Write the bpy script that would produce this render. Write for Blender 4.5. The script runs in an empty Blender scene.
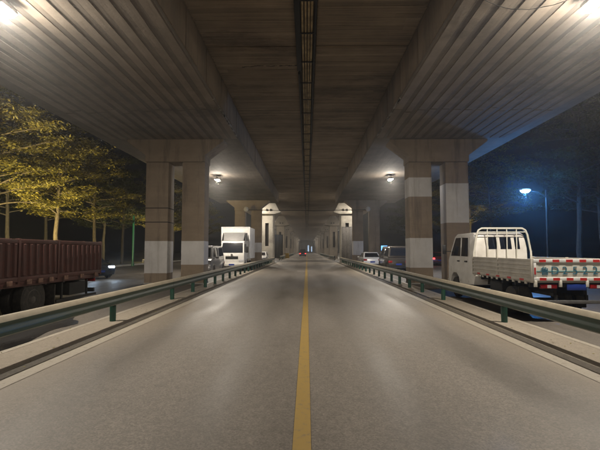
import bpy, bmesh, math, random
import numpy as np
from mathutils import Vector, Matrix
R = math.radians
C = bpy.context.scene.collection
S = bpy.context.scene
random.seed(7)

# ------------------------------------------------------------------ camera, world, exposure
cam_d = bpy.data.cameras.new('camera')
cam = bpy.data.objects.new('camera', cam_d)
C.objects.link(cam)
cam_d.sensor_width = 36.0
cam_d.lens = 36.0 * 425.0 / 600.0
cam_d.clip_end = 2000.0
cam_d.clip_start = 0.05
cam.location = (0.0, 0.0, 1.67)
cam.rotation_euler = (R(90) + math.atan(25 / 425.0), 0.0, math.atan(7 / 425.0))
S.camera = cam

world = bpy.data.worlds.new('World')
S.world = world
world.use_nodes = True
wn = world.node_tree
bg = wn.nodes['Background']
bg.inputs['Color'].default_value = (0.10, 0.16, 0.32, 1)
bg.inputs['Strength'].default_value = 0.006

S.view_settings.view_transform = 'Standard'
S.view_settings.look = 'None'
S.view_settings.exposure = 0.0
S.view_settings.gamma = 1.0
S.cycles.use_denoising = True
S.cycles.max_bounces = 8
S.cycles.diffuse_bounces = 5
S.cycles.glossy_bounces = 3
S.cycles.sample_clamp_indirect = 8.0

LAMP_W = 630.0
AREA_SHARE, SPILL_SHARE = 0.9, 0.28
HAZE = 0.0018
LAMP_COL = (1.0, 0.89, 0.75)

# ------------------------------------------------------------------ materials
M = {}
def nodes_of(name):
    m = bpy.data.materials.new(name)
    m.use_nodes = True
    nt = m.node_tree
    return m, nt, nt.nodes['Principled BSDF']

def plain(name, col, rough=0.5, metal=0.0, var=0.18, scale=6.0, bump=0.0, spec=0.5, dirt=None, coat=0.0):
    """paint / plastic / metal with slight mottling, grime and fine relief"""
    m, nt, b = nodes_of(name)
    N, L = nt.nodes, nt.links
    tc = N.new('ShaderNodeTexCoord')
    n = N.new('ShaderNodeTexNoise')
    n.inputs['Scale'].default_value = scale
    n.inputs['Detail'].default_value = 6
    n.inputs['Roughness'].default_value = 0.65
    L.new(tc.outputs['Object'], n.inputs['Vector'])
    r = N.new('ShaderNodeValToRGB')
    d = dirt or tuple(c * (1 - 2 * var) for c in col)
    r.color_ramp.elements[0].position = 0.3
    r.color_ramp.elements[0].color = (*d, 1)
    r.color_ramp.elements[1].position = 0.62
    r.color_ramp.elements[1].color = (*col, 1)
    L.new(n.outputs['Fac'], r.inputs['Fac'])
    L.new(r.outputs['Color'], b.inputs['Base Color'])
    b.inputs['Roughness'].default_value = rough
    b.inputs['Metallic'].default_value = metal
    b.inputs['Specular IOR Level'].default_value = spec
    b.inputs['Coat Weight'].default_value = coat
    if bump:
        n2 = N.new('ShaderNodeTexNoise')
        n2.inputs['Scale'].default_value = scale * 8
        n2.inputs['Detail'].default_value = 4
        L.new(tc.outputs['Object'], n2.inputs['Vector'])
        bp = N.new('ShaderNodeBump')
        bp.inputs['Strength'].default_value = bump
        bp.inputs['Distance'].default_value = 0.02
        L.new(n2.outputs['Fac'], bp.inputs['Height'])
        L.new(bp.outputs['Normal'], b.inputs['Normal'])
    M[name] = m
    return m

def emit(name, col, strength):
    m, nt, b = nodes_of(name)
    b.inputs['Base Color'].default_value = (*[0.3 * c for c in col], 1)
    b.inputs['Emission Color'].default_value = (*col, 1)
    b.inputs['Emission Strength'].default_value = strength
    M[name] = m
    return m

def concrete(name, light, dark, board_axis=None, board=0.16, streak=0.5, stain=(0.05, 0.045, 0.04), stain_amt=0.5, rough=0.85, drip=False):
    """board-formed concrete: board_axis is the axis ACROSS the boards; noise streaks run along them"""
    m, nt, b = nodes_of(name)
    N, L = nt.nodes, nt.links
    geo = N.new('ShaderNodeNewGeometry')
    def noise(scale, vec, detail=6, rough_=0.6):
        n = N.new('ShaderNodeTexNoise')
        n.inputs['Scale'].default_value = scale
        n.inputs['Detail'].default_value = detail
        n.inputs['Roughness'].default_value = rough_
        L.new(vec, n.inputs['Vector'])
        return n.outputs['Fac']
    def scaled(sx, sy, sz):
        mp = N.new('ShaderNodeMapping')
        mp.inputs['Scale'].default_value = (sx, sy, sz)
        L.new(geo.outputs['Position'], mp.inputs['Vector'])
        return mp.outputs['Vector']
    base = N.new('ShaderNodeValToRGB')
    base.color_ramp.elements[0].position = 0.32
    base.color_ramp.elements[0].color = (*dark, 1)
    base.color_ramp.elements[1].position = 0.68
    base.color_ramp.elements[1].color = (*light, 1)
    big = noise(0.7, scaled(1, 1, 1), 8, 0.65)
    hgt = noise(14.0, scaled(1, 1, 1), 4)
    if board_axis:
        s = {'x': (1 / board, 0.35, 0.35), 'y': (0.35, 1 / board, 0.35), 'z': (0.35, 0.35, 1 / board)}[board_axis]
        st = noise(1.0, scaled(*s), 3, 0.7)
        mx = N.new('ShaderNodeMix')
        mx.data_type = 'FLOAT'
        mx.inputs[0].default_value = streak
        L.new(big, mx.inputs[2]); L.new(st, mx.inputs[3])
        L.new(mx.outputs[0], base.inputs['Fac'])
        ad = N.new('ShaderNodeMath'); ad.operation = 'MULTIPLY_ADD'
        L.new(st, ad.inputs[0]); ad.inputs[1].default_value = 2.5
        L.new(hgt, ad.inputs[2])
        h = ad.outputs[0]
    else:
        L.new(big, base.inputs['Fac'])
        h = hgt
    # damp stains with shapes of their own
    sn = noise(0.9, scaled(2.4, 2.4, 0.22), 9, 0.68) if drip else noise(0.22, scaled(1, 2.4 if board_axis == 'y' else 1, 1), 9, 0.72)
    sr = N.new('ShaderNodeValToRGB')
    sr.color_ramp.elements[0].position = 0.53
    sr.color_ramp.elements[0].color = (0, 0, 0, 1)
    sr.color_ramp.elements[1].position = 0.66
    sr.color_ramp.elements[1].color = (stain_amt, stain_amt, stain_amt, 1)
    L.new(sn, sr.inputs['Fac'])
    mc = N.new('ShaderNodeMix'); mc.data_type = 'RGBA'
    L.new(sr.outputs['Color'], mc.inputs[0])
    L.new(base.outputs['Color'], mc.inputs[6])
    mc.inputs[7].default_value = (*stain, 1)
    L.new(mc.outputs[2], b.inputs['Base Color'])
    b.inputs['Roughness'].default_value = rough
    bp = N.new('ShaderNodeBump')
    bp.inputs['Strength'].default_value = 0.5
    bp.inputs['Distance'].default_value = 0.015
    L.new(h, bp.inputs['Height'])
    L.new(bp.outputs['Normal'], b.inputs['Normal'])
    M[name] = m
    return m

def asphalt(name, c0, c1, rough0, rough1, grain=60.0, agg=.34):
    m, nt, b = nodes_of(name)
    N, L = nt.nodes, nt.links
    geo = N.new('ShaderNodeNewGeometry')
    def noise(scale, sc=(1, 1, 1), detail=5, ro=0.6):
        mp = N.new('ShaderNodeMapping'); mp.inputs['Scale'].default_value = sc
        L.new(geo.outputs['Position'], mp.inputs['Vector'])
        n = N.new('ShaderNodeTexNoise')
        n.inputs['Scale'].default_value = scale; n.inputs['Detail'].default_value = detail
        n.inputs['Roughness'].default_value = ro
        L.new(mp.outputs['Vector'], n.inputs['Vector'])
        return n.outputs['Fac']
    big = noise(0.55, (1, 0.25, 1), 8, 0.65)         # worn wheel tracks stretched along the road
    fine = noise(grain, (1, 1, 1), 3, 0.8)
    mid = noise(9.0, (1, 0.7, 1), 5, 0.7)
    mx = N.new('ShaderNodeMix'); mx.data_type = 'FLOAT'; mx.inputs[0].default_value = 0.42
    L.new(big, mx.inputs[2]); L.new(fine, mx.inputs[3])
    mx2 = N.new('ShaderNodeMix'); mx2.data_type = 'FLOAT'; mx2.inputs[0].default_value = 0.25
    L.new(mx.outputs[0], mx2.inputs[2]); L.new(mid, mx2.inputs[3])
    cr = N.new('ShaderNodeValToRGB')
    cr.color_ramp.elements[0].position = 0.36; cr.color_ramp.elements[0].color = (*c0, 1)
    cr.color_ramp.elements[1].position = 0.62; cr.color_ramp.elements[1].color = (*c1, 1)
    L.new(mx2.outputs[0], cr.inputs['Fac'])
    # exposed aggregate: every stone its own tone
    vo = N.new('ShaderNodeTexVoronoi'); vo.inputs['Scale'].default_value = grain * 1.6
    L.new(geo.outputs['Position'], vo.inputs['Vector'])
    sv = N.new('ShaderNodeSeparateColor'); L.new(vo.outputs['Color'], sv.inputs[0])
    ag = N.new('ShaderNodeMapRange'); ag.inputs[3].default_value = 1 - agg; ag.inputs[4].default_value = 1 + agg
    L.new(sv.outputs[0], ag.inputs[0])
    hs = N.new('ShaderNodeHueSaturation'); L.new(ag.outputs[0], hs.inputs['Value'])
    L.new(cr.outputs['Color'], hs.inputs['Color'])
    L.new(hs.outputs['Color'], b.inputs['Base Color'])
    rr = N.new('ShaderNodeMapRange')
    rr.inputs[1].default_value = 0.35; rr.inputs[2].default_value = 0.65
    rr.inputs[3].default_value = rough0; rr.inputs[4].default_value = rough1
    L.new(big, rr.inputs[0]); L.new(rr.outputs[0], b.inputs['Roughness'])
    bp = N.new('ShaderNodeBump'); bp.inputs['Strength'].default_value = 0.55; bp.inputs['Distance'].default_value = 0.006
    L.new(fine, bp.inputs['Height']); L.new(bp.outputs['Normal'], b.inputs['Normal'])
    M[name] = m
    return m

def road_wear(name):
    # polished wheel tracks, drip line, sealed cracks and patches on the road sheet
    nt = M[name].node_tree; N, L = nt.nodes, nt.links
    b = N['Principled BSDF']
    geo = N.new('ShaderNodeNewGeometry')
    sp = N.new('ShaderNodeSeparateXYZ'); L.new(geo.outputs['Position'], sp.inputs[0])
    def math_(op, a, b_=None):
        n = N.new('ShaderNodeMath'); n.operation = op
        for i, v in enumerate((a, b_)):
            if v is None: continue
            if isinstance(v, (int, float)): n.inputs[i].default_value = v
            else: L.new(v, n.inputs[i])
        return n.outputs[0]
    wob = N.new('ShaderNodeTexNoise'); wob.inputs['Scale'].default_value = 0.35; wob.inputs['Detail'].default_value = 3
    L.new(geo.outputs['Position'], wob.inputs['Vector'])
    x = math_('ADD', sp.outputs[0], math_('MULTIPLY', math_('SUBTRACT', wob.outputs['Fac'], .5), .5))
    # two tracks per lane: |x| near 1.05 and 2.75
    ax = math_('ABSOLUTE', x)
    tr = math_('ABSOLUTE', math_('SUBTRACT', math_('ABSOLUTE', math_('SUBTRACT', ax, 1.9)), .85))
    tk = N.new('ShaderNodeMapRange'); tk.inputs[1].default_value = .10; tk.inputs[2].default_value = .42
    tk.inputs[3].default_value = 1.0; tk.inputs[4].default_value = 0.0
    L.new(tr, tk.inputs[0])
    # cracks
    mp = N.new('ShaderNodeMapping'); mp.inputs['Scale'].default_value = (.55, .22, 1)
    ds = N.new('ShaderNodeTexNoise'); ds.inputs['Scale'].default_value = 1.6; ds.inputs['Detail'].default_value = 6
    L.new(geo.outputs['Position'], ds.inputs['Vector'])
    va = N.new('ShaderNodeVectorMath'); va.operation = 'MULTIPLY_ADD'
    L.new(ds.outputs['Color'], va.inputs[0]); va.inputs[1].default_value = (.8, .8, 0); L.new(geo.outputs['Position'], va.inputs[2])
    L.new(va.outputs[0], mp.inputs['Vector'])
    vo = N.new('ShaderNodeTexVoronoi'); vo.feature = 'DISTANCE_TO_EDGE'; vo.inputs['Scale'].default_value = 1.0
    L.new(mp.outputs[0], vo.inputs['Vector'])
    ck = math_('LESS_THAN', vo.outputs['Distance'], .0045)
    mk = N.new('ShaderNodeTexNoise'); mk.inputs['Scale'].default_value = .3
    L.new(geo.outputs['Position'], mk.inputs['Vector'])
    ck = math_('MULTIPLY', math_('MULTIPLY', ck, math_('GREATER_THAN', mk.outputs['Fac'], .64)), .25)
    # oil drips along the lane middles
    oi = N.new('ShaderNodeTexNoise'); oi.inputs['Scale'].default_value = 2.2; oi.inputs['Detail'].default_value = 7; oi.inputs['Roughness'].default_value = .7
    L.new(geo.outputs['Position'], oi.inputs['Vector'])
    od = N.new('ShaderNodeMapRange'); od.inputs[1].default_value = .60; od.inputs[2].default_value = .70; od.inputs[3].default_value = 0; od.inputs[4].default_value = .10
    L.new(oi.outputs['Fac'], od.inputs[0])
    # dust along both edges
    du = N.new('ShaderNodeMapRange'); du.inputs[1].default_value = 3.0; du.inputs[2].default_value = 3.8; du.inputs[3].default_value = 0; du.inputs[4].default_value = .7
    L.new(ax, du.inputs[0])
    src = b.inputs['Base Color'].links[0].from_socket
    def mixc(f, col, a):
        m = N.new('ShaderNodeMix'); m.data_type = 'RGBA'
        L.new(f, m.inputs[0]); L.new(a, m.inputs[6]); m.inputs[7].default_value = (*col, 1)
        return m.outputs[2]
    c = mixc(math_('MULTIPLY', tk.outputs[0], .22), (0.10, 0.092, 0.082), src)
    c = mixc(od.outputs[0], (0.045, 0.04, 0.035), c)
    c = mixc(du.outputs[0], (0.22, 0.185, 0.14), c)
    c = mixc(ck, (0.03, 0.027, 0.024), c)
    L.new(c, b.inputs['Base Color'])
    rs = b.inputs['Roughness'].links[0].from_socket
    L.new(math_('SUBTRACT', rs, math_('MULTIPLY', tk.outputs[0], .10)), b.inputs['Roughness'])

def worn_paint(name, col, under, wear=0.5, rough=0.55):
    m, nt, b = nodes_of(name)
    N, L = nt.nodes, nt.links
    geo = N.new('ShaderNodeNewGeometry')
    n = N.new('ShaderNodeTexNoise'); n.inputs['Scale'].default_value = 11.0; n.inputs['Detail'].default_value = 9
    n.inputs['Roughness'].default_value = 0.75
    L.new(geo.outputs['Position'], n.inputs['Vector'])
    cr = N.new('ShaderNodeValToRGB')
    cr.color_ramp.elements[0].position = wear - 0.12; cr.color_ramp.elements[0].color = (*under, 1)
    cr.color_ramp.elements[1].position = wear; cr.color_ramp.elements[1].color = (*col, 1)
    L.new(n.outputs['Fac'], cr.inputs['Fac']); L.new(cr.outputs['Color'], b.inputs['Base Color'])
    b.inputs['Roughness'].default_value = rough
    bp = N.new('ShaderNodeBump'); bp.inputs['Strength'].default_value = 0.3; bp.inputs['Distance'].default_value = 0.004
    n2 = N.new('ShaderNodeTexNoise'); n2.inputs['Scale'].default_value = 70.0
    L.new(geo.outputs['Position'], n2.inputs['Vector'])
    L.new(n2.outputs['Fac'], bp.inputs['Height']); L.new(bp.outputs['Normal'], b.inputs['Normal'])
    M[name] = m
    return m

def leafmat(name, c0, c1):
    m, nt, b = nodes_of(name)
    N, L = nt.nodes, nt.links
    geo = N.new('ShaderNodeNewGeometry')
    cr = N.new('ShaderNodeValToRGB')
    cr.color_ramp.elements[0].color = (*c0, 1); cr.color_ramp.elements[1].color = (*c1, 1)
    L.new(geo.outputs['Random Per Island'], cr.inputs['Fac'])
    L.new(cr.outputs['Color'], b.inputs['Base Color'])
    b.inputs['Roughness'].default_value = 0.6
    tr = N.new('ShaderNodeBsdfTranslucent'); L.new(cr.outputs['Color'], tr.inputs['Color'])
    mx = N.new('ShaderNodeMixShader'); mx.inputs[0].default_value = 0.4
    L.new(b.outputs[0], mx.inputs[1]); L.new(tr.outputs[0], mx.inputs[2])
    L.new(mx.outputs[0], N['Material Output'].inputs['Surface'])
    M[name] = m
    return m

asphalt('road_asphalt', (0.088, 0.077, 0.065), (0.212, 0.187, 0.158), 0.46, 0.66, 40.0, .26)
road_wear('road_asphalt')
asphalt('side_asphalt', (0.060, 0.052, 0.043), (0.135, 0.118, 0.098), 0.45, 0.75)
asphalt('shade_asphalt', (0.008, 0.008, 0.009), (0.022, 0.021, 0.020), 0.12, 0.5)
asphalt('shoulder_concrete', (0.15, 0.125, 0.095), (0.26, 0.228, 0.18), 0.75, 0.95, 40.0, .12)
asphalt('rail_shadow_dark', (0.03, 0.026, 0.02), (0.085, 0.072, 0.054), 0.8, 1.0, 30.0)
asphalt('earth', (0.02, 0.02, 0.014), (0.05, 0.045, 0.03), 0.9, 1.0, 30.0)
worn_paint('yellow_line', (0.31, 0.205, 0.05), (0.20, 0.15, 0.08), 0.47)
worn_paint('white_line', (0.29, 0.26, 0.21), (0.20, 0.175, 0.14), 0.48)
concrete('deck_concrete', (0.34, 0.26, 0.175), (0.12, 0.09, 0.060), 'y', 0.12, 0.72, (0.035, 0.026, 0.02), 0.6)
concrete('deck_board', (0.38, 0.30, 0.21), (0.14, 0.11, 0.078), 'y', 0.06, 0.6, (0.06, 0.045, 0.034), 0.6)
_nt = M['deck_board'].node_tree
_g = _nt.nodes.new('ShaderNodeNewGeometry')
_h = _nt.nodes.new('ShaderNodeHueSaturation')
_mr = _nt.nodes.new('ShaderNodeMapRange')
_mr.inputs[3].default_value = 0.74; _mr.inputs[4].default_value = 1.10
_nt.links.new(_g.outputs['Random Per Island'], _mr.inputs[0]); _nt.links.new(_mr.outputs[0], _h.inputs['Value'])
_b = _nt.nodes['Principled BSDF']
_src = _b.inputs['Base Color'].links[0].from_socket
_nt.links.new(_src, _h.inputs['Color']); _nt.links.new(_h.outputs['Color'], _b.inputs['Base Color'])
concrete('web_concrete', (0.26, 0.195, 0.13), (0.12, 0.09, 0.06), 'y', 0.5, 0.5)
concrete('girder_concrete', (0.20, 0.168, 0.132), (0.10, 0.083, 0.066), 'x', 0.3, 0.35)
concrete('rib_concrete', (0.31, 0.26, 0.205), (0.16, 0.134, 0.105), 'x', 0.5, 0.35, (0.07, 0.06, 0.05), 0.7)
concrete('column_concrete', (0.33, 0.255, 0.18), (0.20, 0.155, 0.11), 'z', 0.4, 0.3, (0.09, 0.07, 0.055), 0.6, drip=True)
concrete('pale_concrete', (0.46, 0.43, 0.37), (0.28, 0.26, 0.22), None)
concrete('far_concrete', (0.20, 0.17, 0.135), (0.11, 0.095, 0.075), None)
concrete('band_paint', (0.66, 0.64, 0.62), (0.50, 0.48, 0.46), None, stain=(0.30, 0.275, 0.24), stain_amt=0.6, rough=0.7, drip=True)
concrete('kerb_stone', (0.42, 0.40, 0.36), (0.22, 0.21, 0.19), None)
plain('joint_black', (0.012, 0.010, 0.009), 0.9, var=0.3)
plain('tray_black', (0.015, 0.016, 0.017), 0.6, 0.3, 0.3)
plain('pipe_tan', (0.50, 0.38, 0.20), 0.55, 0.2, 0.35, 3.0)
plain('rail_green', (0.016, 0.040, 0.026), 0.42, 0.0, 0.22, 5.0, 0.05, dirt=(0.022, 0.036, 0.024))
plain('rail_lit_dust', (0.31, 0.27, 0.20), 0.7, 0.0, 0.22, 3.0, 0.05, dirt=(0.24, 0.21, 0.155))
plain('post_green', (0.012, 0.062, 0.042), 0.35, 0.0, 0.2, 7.0, dirt=(0.02, 0.05, 0.035))
plain('bolt_steel', (0.30, 0.28, 0.25), 0.45, 0.8)
plain('truck_red', (0.080, 0.026, 0.020), 0.6, 0.0, 0.3, 4.0, 0.06, dirt=(0.050, 0.020, 0.016))
plain('rust_edge', (0.26, 0.15, 0.11), 0.75, 0.2, 0.35, 9.0, 0.1)
plain('chassis_black', (0.012, 0.012, 0.012), 0.7, 0.0, 0.3)
plain('rubber', (0.018, 0.017, 0.016), 0.85, 0.0, 0.3, 12.0, 0.1, dirt=(0.05, 0.043, 0.034))
plain('rim_steel', (0.12, 0.11, 0.10), 0.55, 0.6, 0.3)
plain('white_paint', (0.76, 0.74, 0.70), 0.32, 0.0, 0.1, 2.5, 0.0, coat=0.3, dirt=(0.62, 0.59, 0.53))
plain('bed_cream', (0.50, 0.47, 0.41), 0.5, 0.0, 0.2, 2.5, 0.03, dirt=(0.36, 0.33, 0.28))
plain('gate_cream', (0.70, 0.69, 0.62), 0.45, 0.0, 0.12, 3.0, dirt=(0.58, 0.56, 0.48))
plain('reflect_red', (0.52, 0.035, 0.03), 0.3, 0.0, 0.1)
plain('reflect_white', (0.78, 0.78, 0.76), 0.3, 0.0, 0.08)
plain('letter_teal', (0.03, 0.16, 0.24), 0.5, 0.0, 0.15)
plain('stripe_teal', (0.15, 0.36, 0.38), 0.5, 0.0, 0.15)
plain('plate_blue', (0.02, 0.05, 0.28), 0.4, 0.0, 0.1)
plain('glass_dark', (0.012, 0.015, 0.022), 0.06, 0.0, 0.1, spec=0.8)
plain('lamp_red_off', (0.30, 0.012, 0.015), 0.2, 0.0, 0.1)
plain('lamp_clear', (0.60, 0.60, 0.62), 0.12, 0.0, 0.1, spec=0.8)
plain('car_white', (0.74, 0.73, 0.71), 0.25, 0.0, 0.06, 2.0, coat=0.6)
plain('car_silver', (0.42, 0.41, 0.40), 0.28, 0.4, 0.08, 2.0, coat=0.5)
plain('car_grey', (0.24, 0.235, 0.23), 0.3, 0.3, 0.08, 2.0, coat=0.5)
plain('car_brown', (0.045, 0.038, 0.032), 0.3, 0.2, 0.1, 2.0, coat=0.5)
plain('car_red', (0.16, 0.02, 0.02), 0.3, 0.1, 0.1, 2.0, coat=0.5)
plain('car_dark', (0.02, 0.021, 0.025), 0.25, 0.2, 0.1, 2.0, coat=0.6)
plain('plastic_black', (0.02, 0.02, 0.02), 0.5, 0.0, 0.2)
plain('box_white', (0.80, 0.79, 0.76), 0.4, 0.0, 0.06, 2.0, dirt=(0.62, 0.59, 0.53))
plain('lamp_housing', (0.16, 0.15, 0.14), 0.45, 0.5, 0.2)
plain('pole_grey', (0.20, 0.20, 0.20), 0.45, 0.5, 0.2)
plain('pole_green', (0.015, 0.13, 0.075), 0.4, 0.0, 0.2)
plain('hoarding_blue', (0.018, 0.03, 0.06), 0.5, 0.0, 0.25)
plain('panel_grey', (0.17, 0.16, 0.15), 0.6, 0.1, 0.25)
plain('barrier_yellow', (0.62, 0.38, 0.03), 0.45, 0.0, 0.15)
plain('barrier_white', (0.65, 0.62, 0.58), 0.45, 0.0, 0.15)
plain('bark', (0.12, 0.095, 0.06), 0.9, 0.0, 0.4, 10.0, 0.5)
plain('bark_dark', (0.07, 0.06, 0.05), 0.9, 0.0, 0.4, 10.0, 0.5)
leafmat('leaf_yellow', (0.05, 0.052, 0.010), (0.24, 0.20, 0.035))
leafmat('leaf_green', (0.02, 0.028, 0.010), (0.06, 0.07, 0.02))
emit('flood_lens', (1.0, 0.93, 0.82), 400.0)
emit('blue_lens', (0.22, 0.58, 1.0), 160.0)
emit('warm_lens', (1.0, 0.72, 0.32), 6.0)
emit('head_on', (0.75, 0.88, 1.0), 30.0)
emit('tail_on', (1.0, 0.05, 0.05), 5.0)
emit('sign_blue', (0.15, 0.45, 1.0), 2.2)
emit('sign_white', (0.55, 0.75, 1.0), 1.0)

# ------------------------------------------------------------------ mesh helpers
class MB:
    """collects solids into ONE mesh"""
    def __init__(s):
        s.v = []; s.f = []
    def add(s, vs, fs):
        o = len(s.v)
        s.v += [tuple(v) for v in vs]
        s.f += [tuple(i + o for i in f) for f in fs]
        return s
    def box(s, x0, x1, y0, y1, z0, z1):
        vs = [(x, y, z) for z in (z0, z1) for y in (y0, y1) for x in (x0, x1)]
        return s.add(vs, [(0, 2, 3, 1), (4, 5, 7, 6), (0, 1, 5, 4), (1, 3, 7, 5), (3, 2, 6, 7), (2, 0, 4, 6)])
    def hexa(s, b, t):
        """b, t: four corners bottom and top, counter-clockwise"""
        return s.add(list(b) + list(t), [(3, 2, 1, 0), (4, 5, 6, 7), (0, 1, 5, 4), (1, 2, 6, 5), (2, 3, 7, 6), (3, 0, 4, 7)])
    def prism(s, poly, axis, a, b):
        """extrude a 2D outline: axis x -> (y,z), y -> (x,z), z -> (x,y)"""
        def P(u, v, w):
            return {'x': (w, u, v), 'y': (u, w, v), 'z': (u, v, w)}[axis]
        n = len(poly)
        vs = [P(u, v, a) for u, v in poly] + [P(u, v, b) for u, v in poly]
        fs = [tuple(range(n)), tuple(range(2 * n - 1, n - 1, -1))]
        fs += [(i, i + n, (i + 1) % n + n, (i + 1) % n) for i in range(n)]
        return s.add(vs, fs)
    def tube(s, pts, r, seg=8, cap=True):
        pts = [Vector(p) for p in pts]
        rs = r if isinstance(r, (list, tuple)) else [r] * len(pts)
        o = len(s.v)
        up = None
        for i, p in enumerate(pts):
            d = (pts[min(i + 1, len(pts) - 1)] - pts[max(i - 1, 0)]).normalized()
            if up is None:
                up = Vector((0, 0, 1)) if abs(d.z) < 0.9 else Vector((1, 0, 0))
            a = d.cross(up).normalized(); b = a.cross(d).normalized(); up = b
            for k in range(seg):
                t = 2 * math.pi * k / seg
                s.v.append(tuple(p + (a * math.cos(t) + b * math.sin(t)) * rs[i]))
        for i in range(len(pts) - 1):
            for k in range(seg):
                k2 = (k + 1) % seg
                s.f.append((o + i * seg + k, o + i * seg + k2, o + (i + 1) * seg + k2, o + (i + 1) * seg + k))
        if cap:
            s.f.append(tuple(o + k for k in range(seg))[::-1])
            s.f.append(tuple(o + (len(pts) - 1) * seg + k for k in range(seg)))
        return s
    def lathe(s, prof, c, axis='z', seg=20):
        o = len(s.v); n = len(prof)
        for r, h in prof:
            for k in range(seg):
                t = 2 * math.pi * k / seg
                u, w = r * math.cos(t), r * math.sin(t)
                p = {'z': (u, w, h), 'x': (h, u, w), 'y': (u, h, w)}[axis]
                s.v.append((c[0] + p[0], c[1] + p[1], c[2] + p[2]))
        for i in range(n - 1):
            for k in range(seg):
                k2 = (k + 1) % seg
                s.f.append((o + i * seg + k, o + i * seg + k2, o + (i + 1) * seg + k2, o + (i + 1) * seg + k))
        s.f.append(tuple(o + k for k in range(seg))[::-1])
        s.f.append(tuple(o + (n - 1) * seg + k for k in range(seg)))
        return s
    def mesh(s, name, mat, bevel=0.0, smooth=False, bseg=2):
        me = bpy.data.meshes.new(name)
        me.from_pydata(s.v, [], s.f)
        bm = bmesh.new(); bm.from_mesh(me)
        bmesh.ops.recalc_face_normals(bm, faces=bm.faces)
        if bevel:
            es = [e for e in bm.edges if len(e.link_faces) == 2 and e.calc_face_angle(0) > R(28)]
            bmesh.ops.bevel(bm, geom=es, offset=bevel, segments=bseg, profile=0.6, affect='EDGES', clamp_overlap=True)
        if smooth or bevel:
            for f in bm.faces: f.smooth = True
            for e in bm.edges:
                if len(e.link_faces) == 2 and e.calc_face_angle(0) > R(35): e.smooth = False
        bm.to_mesh(me); bm.free()
        me.materials.append(M[mat])
        return me
    def build(s, name, mat, parent=None, bevel=0.0, smooth=False, bseg=2):
        return link(name, s.mesh(name, mat, bevel, smooth, bseg), parent)

def link(name, me, parent=None, loc=None):
    o = bpy.data.objects.new(name, me)
    C.objects.link(o)
    if parent: o.parent = parent
    if loc: o.location = loc
    return o

def tag(o, label=None, cat=None, group=None, kind=None):
    if label: o['label'] = label
    if cat: o['category'] = cat
    if group: o['group'] = group
    if kind: o['kind'] = kind
    return o

def thing(name, label, cat, loc=(0, 0, 0), rz=0.0, group=None):
    o = bpy.data.objects.new(name, None)
    C.objects.link(o)
    o.empty_display_size = 0.2
    o.location = loc; o.rotation_euler = (0, 0, rz)
    return tag(o, label, cat, group)

def dup(root, loc, rz=0.0, label=None, scale=None):
    r = root.copy(); C.objects.link(r)
    r.location = loc; r.rotation_euler = (0, 0, rz)
    if scale: r.scale = scale
    if label: r['label'] = label
    for ch in list(root.children):
        c = ch.copy(); C.objects.link(c); c.parent = r
        for g in ch.children:
            d = g.copy(); C.objects.link(d); d.parent = c
    return r

def box(name, mat, b, parent=None, bevel=0.0):
    return MB().box(*b).build(name, mat, parent, bevel)

def text_mesh(name, body, size, mat, parent, loc, rot=(R(90), 0, 0), extrude=0.002, align='CENTER'):
    cu = bpy.data.curves.new(name, 'FONT')
    cu.body = body; cu.size = size; cu.extrude = extrude; cu.align_x = align
    tmp = bpy.data.objects.new(name + '_source', cu)
    C.objects.link(tmp)
    dg = bpy.context.evaluated_depsgraph_get()
    me = bpy.data.meshes.new_from_object(tmp.evaluated_get(dg))
    bpy.data.objects.remove(tmp); bpy.data.curves.remove(cu)
    me.materials.clear(); me.materials.append(M[mat])
    o = link(name, me, parent, loc)
    o.rotation_euler = rot
    return o

# ------------------------------------------------------------------ setting: ground, roads, markings
def sheet(name, mat, x0, x1, y0, y1, z):
    me = bpy.data.meshes.new(name)
    me.from_pydata([(x0, y0, z), (x1, y0, z), (x1, y1, z), (x0, y1, z)], [], [(0, 1, 2, 3)])
    me.materials.append(M[mat])
    return tag(link(name, me), kind='structure')

sheet('ground', 'earth', -700, 700, -300, 900, -0.16)
sheet('side_road', 'side_asphalt', -19.0, 17.5, -40, 300, -0.004)
sheet('road', 'road_asphalt', -4.05, 4.05, -40, 300, 0.0)
for s in (-1, 1):
    a, b = sorted((s * 4.02, s * 4.92))
    sheet('shoulder', 'shoulder_concrete', a, b, -40, 57, 0.008)
    a, b = sorted((s * 4.9, s * 5.02))
    sheet('lane_line', 'white_line', a, b, -40, 57, 0.012)
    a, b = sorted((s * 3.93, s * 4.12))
    sheet('rail_shadow_strip', 'rail_shadow_dark', a, b, -40, 57, 0.011)  # dark strip that paints in the shadow of the guardrail beam
    a, b = sorted((s * 3.68, s * 3.90))
    sheet('edge_line', 'white_line', a, b, -40, 300, 0.006)
sheet('centre_line', 'yellow_line', -0.125, 0.033, -40, 300, 0.006)
# shade of the parked dump truck, painted as a dark glossy ground patch
shade_me = bpy.data.meshes.new('truck_shade_patch')
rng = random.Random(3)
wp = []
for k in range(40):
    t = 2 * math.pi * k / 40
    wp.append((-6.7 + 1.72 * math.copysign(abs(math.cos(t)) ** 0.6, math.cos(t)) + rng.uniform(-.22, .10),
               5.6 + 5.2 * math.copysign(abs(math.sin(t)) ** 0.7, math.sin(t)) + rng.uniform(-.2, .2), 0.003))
shade_me.from_pydata(wp, [], [tuple(range(40))])
shade_me.materials.append(M['shade_asphalt'])
tag(link('truck_shade_patch', shade_me), kind='structure')
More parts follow.
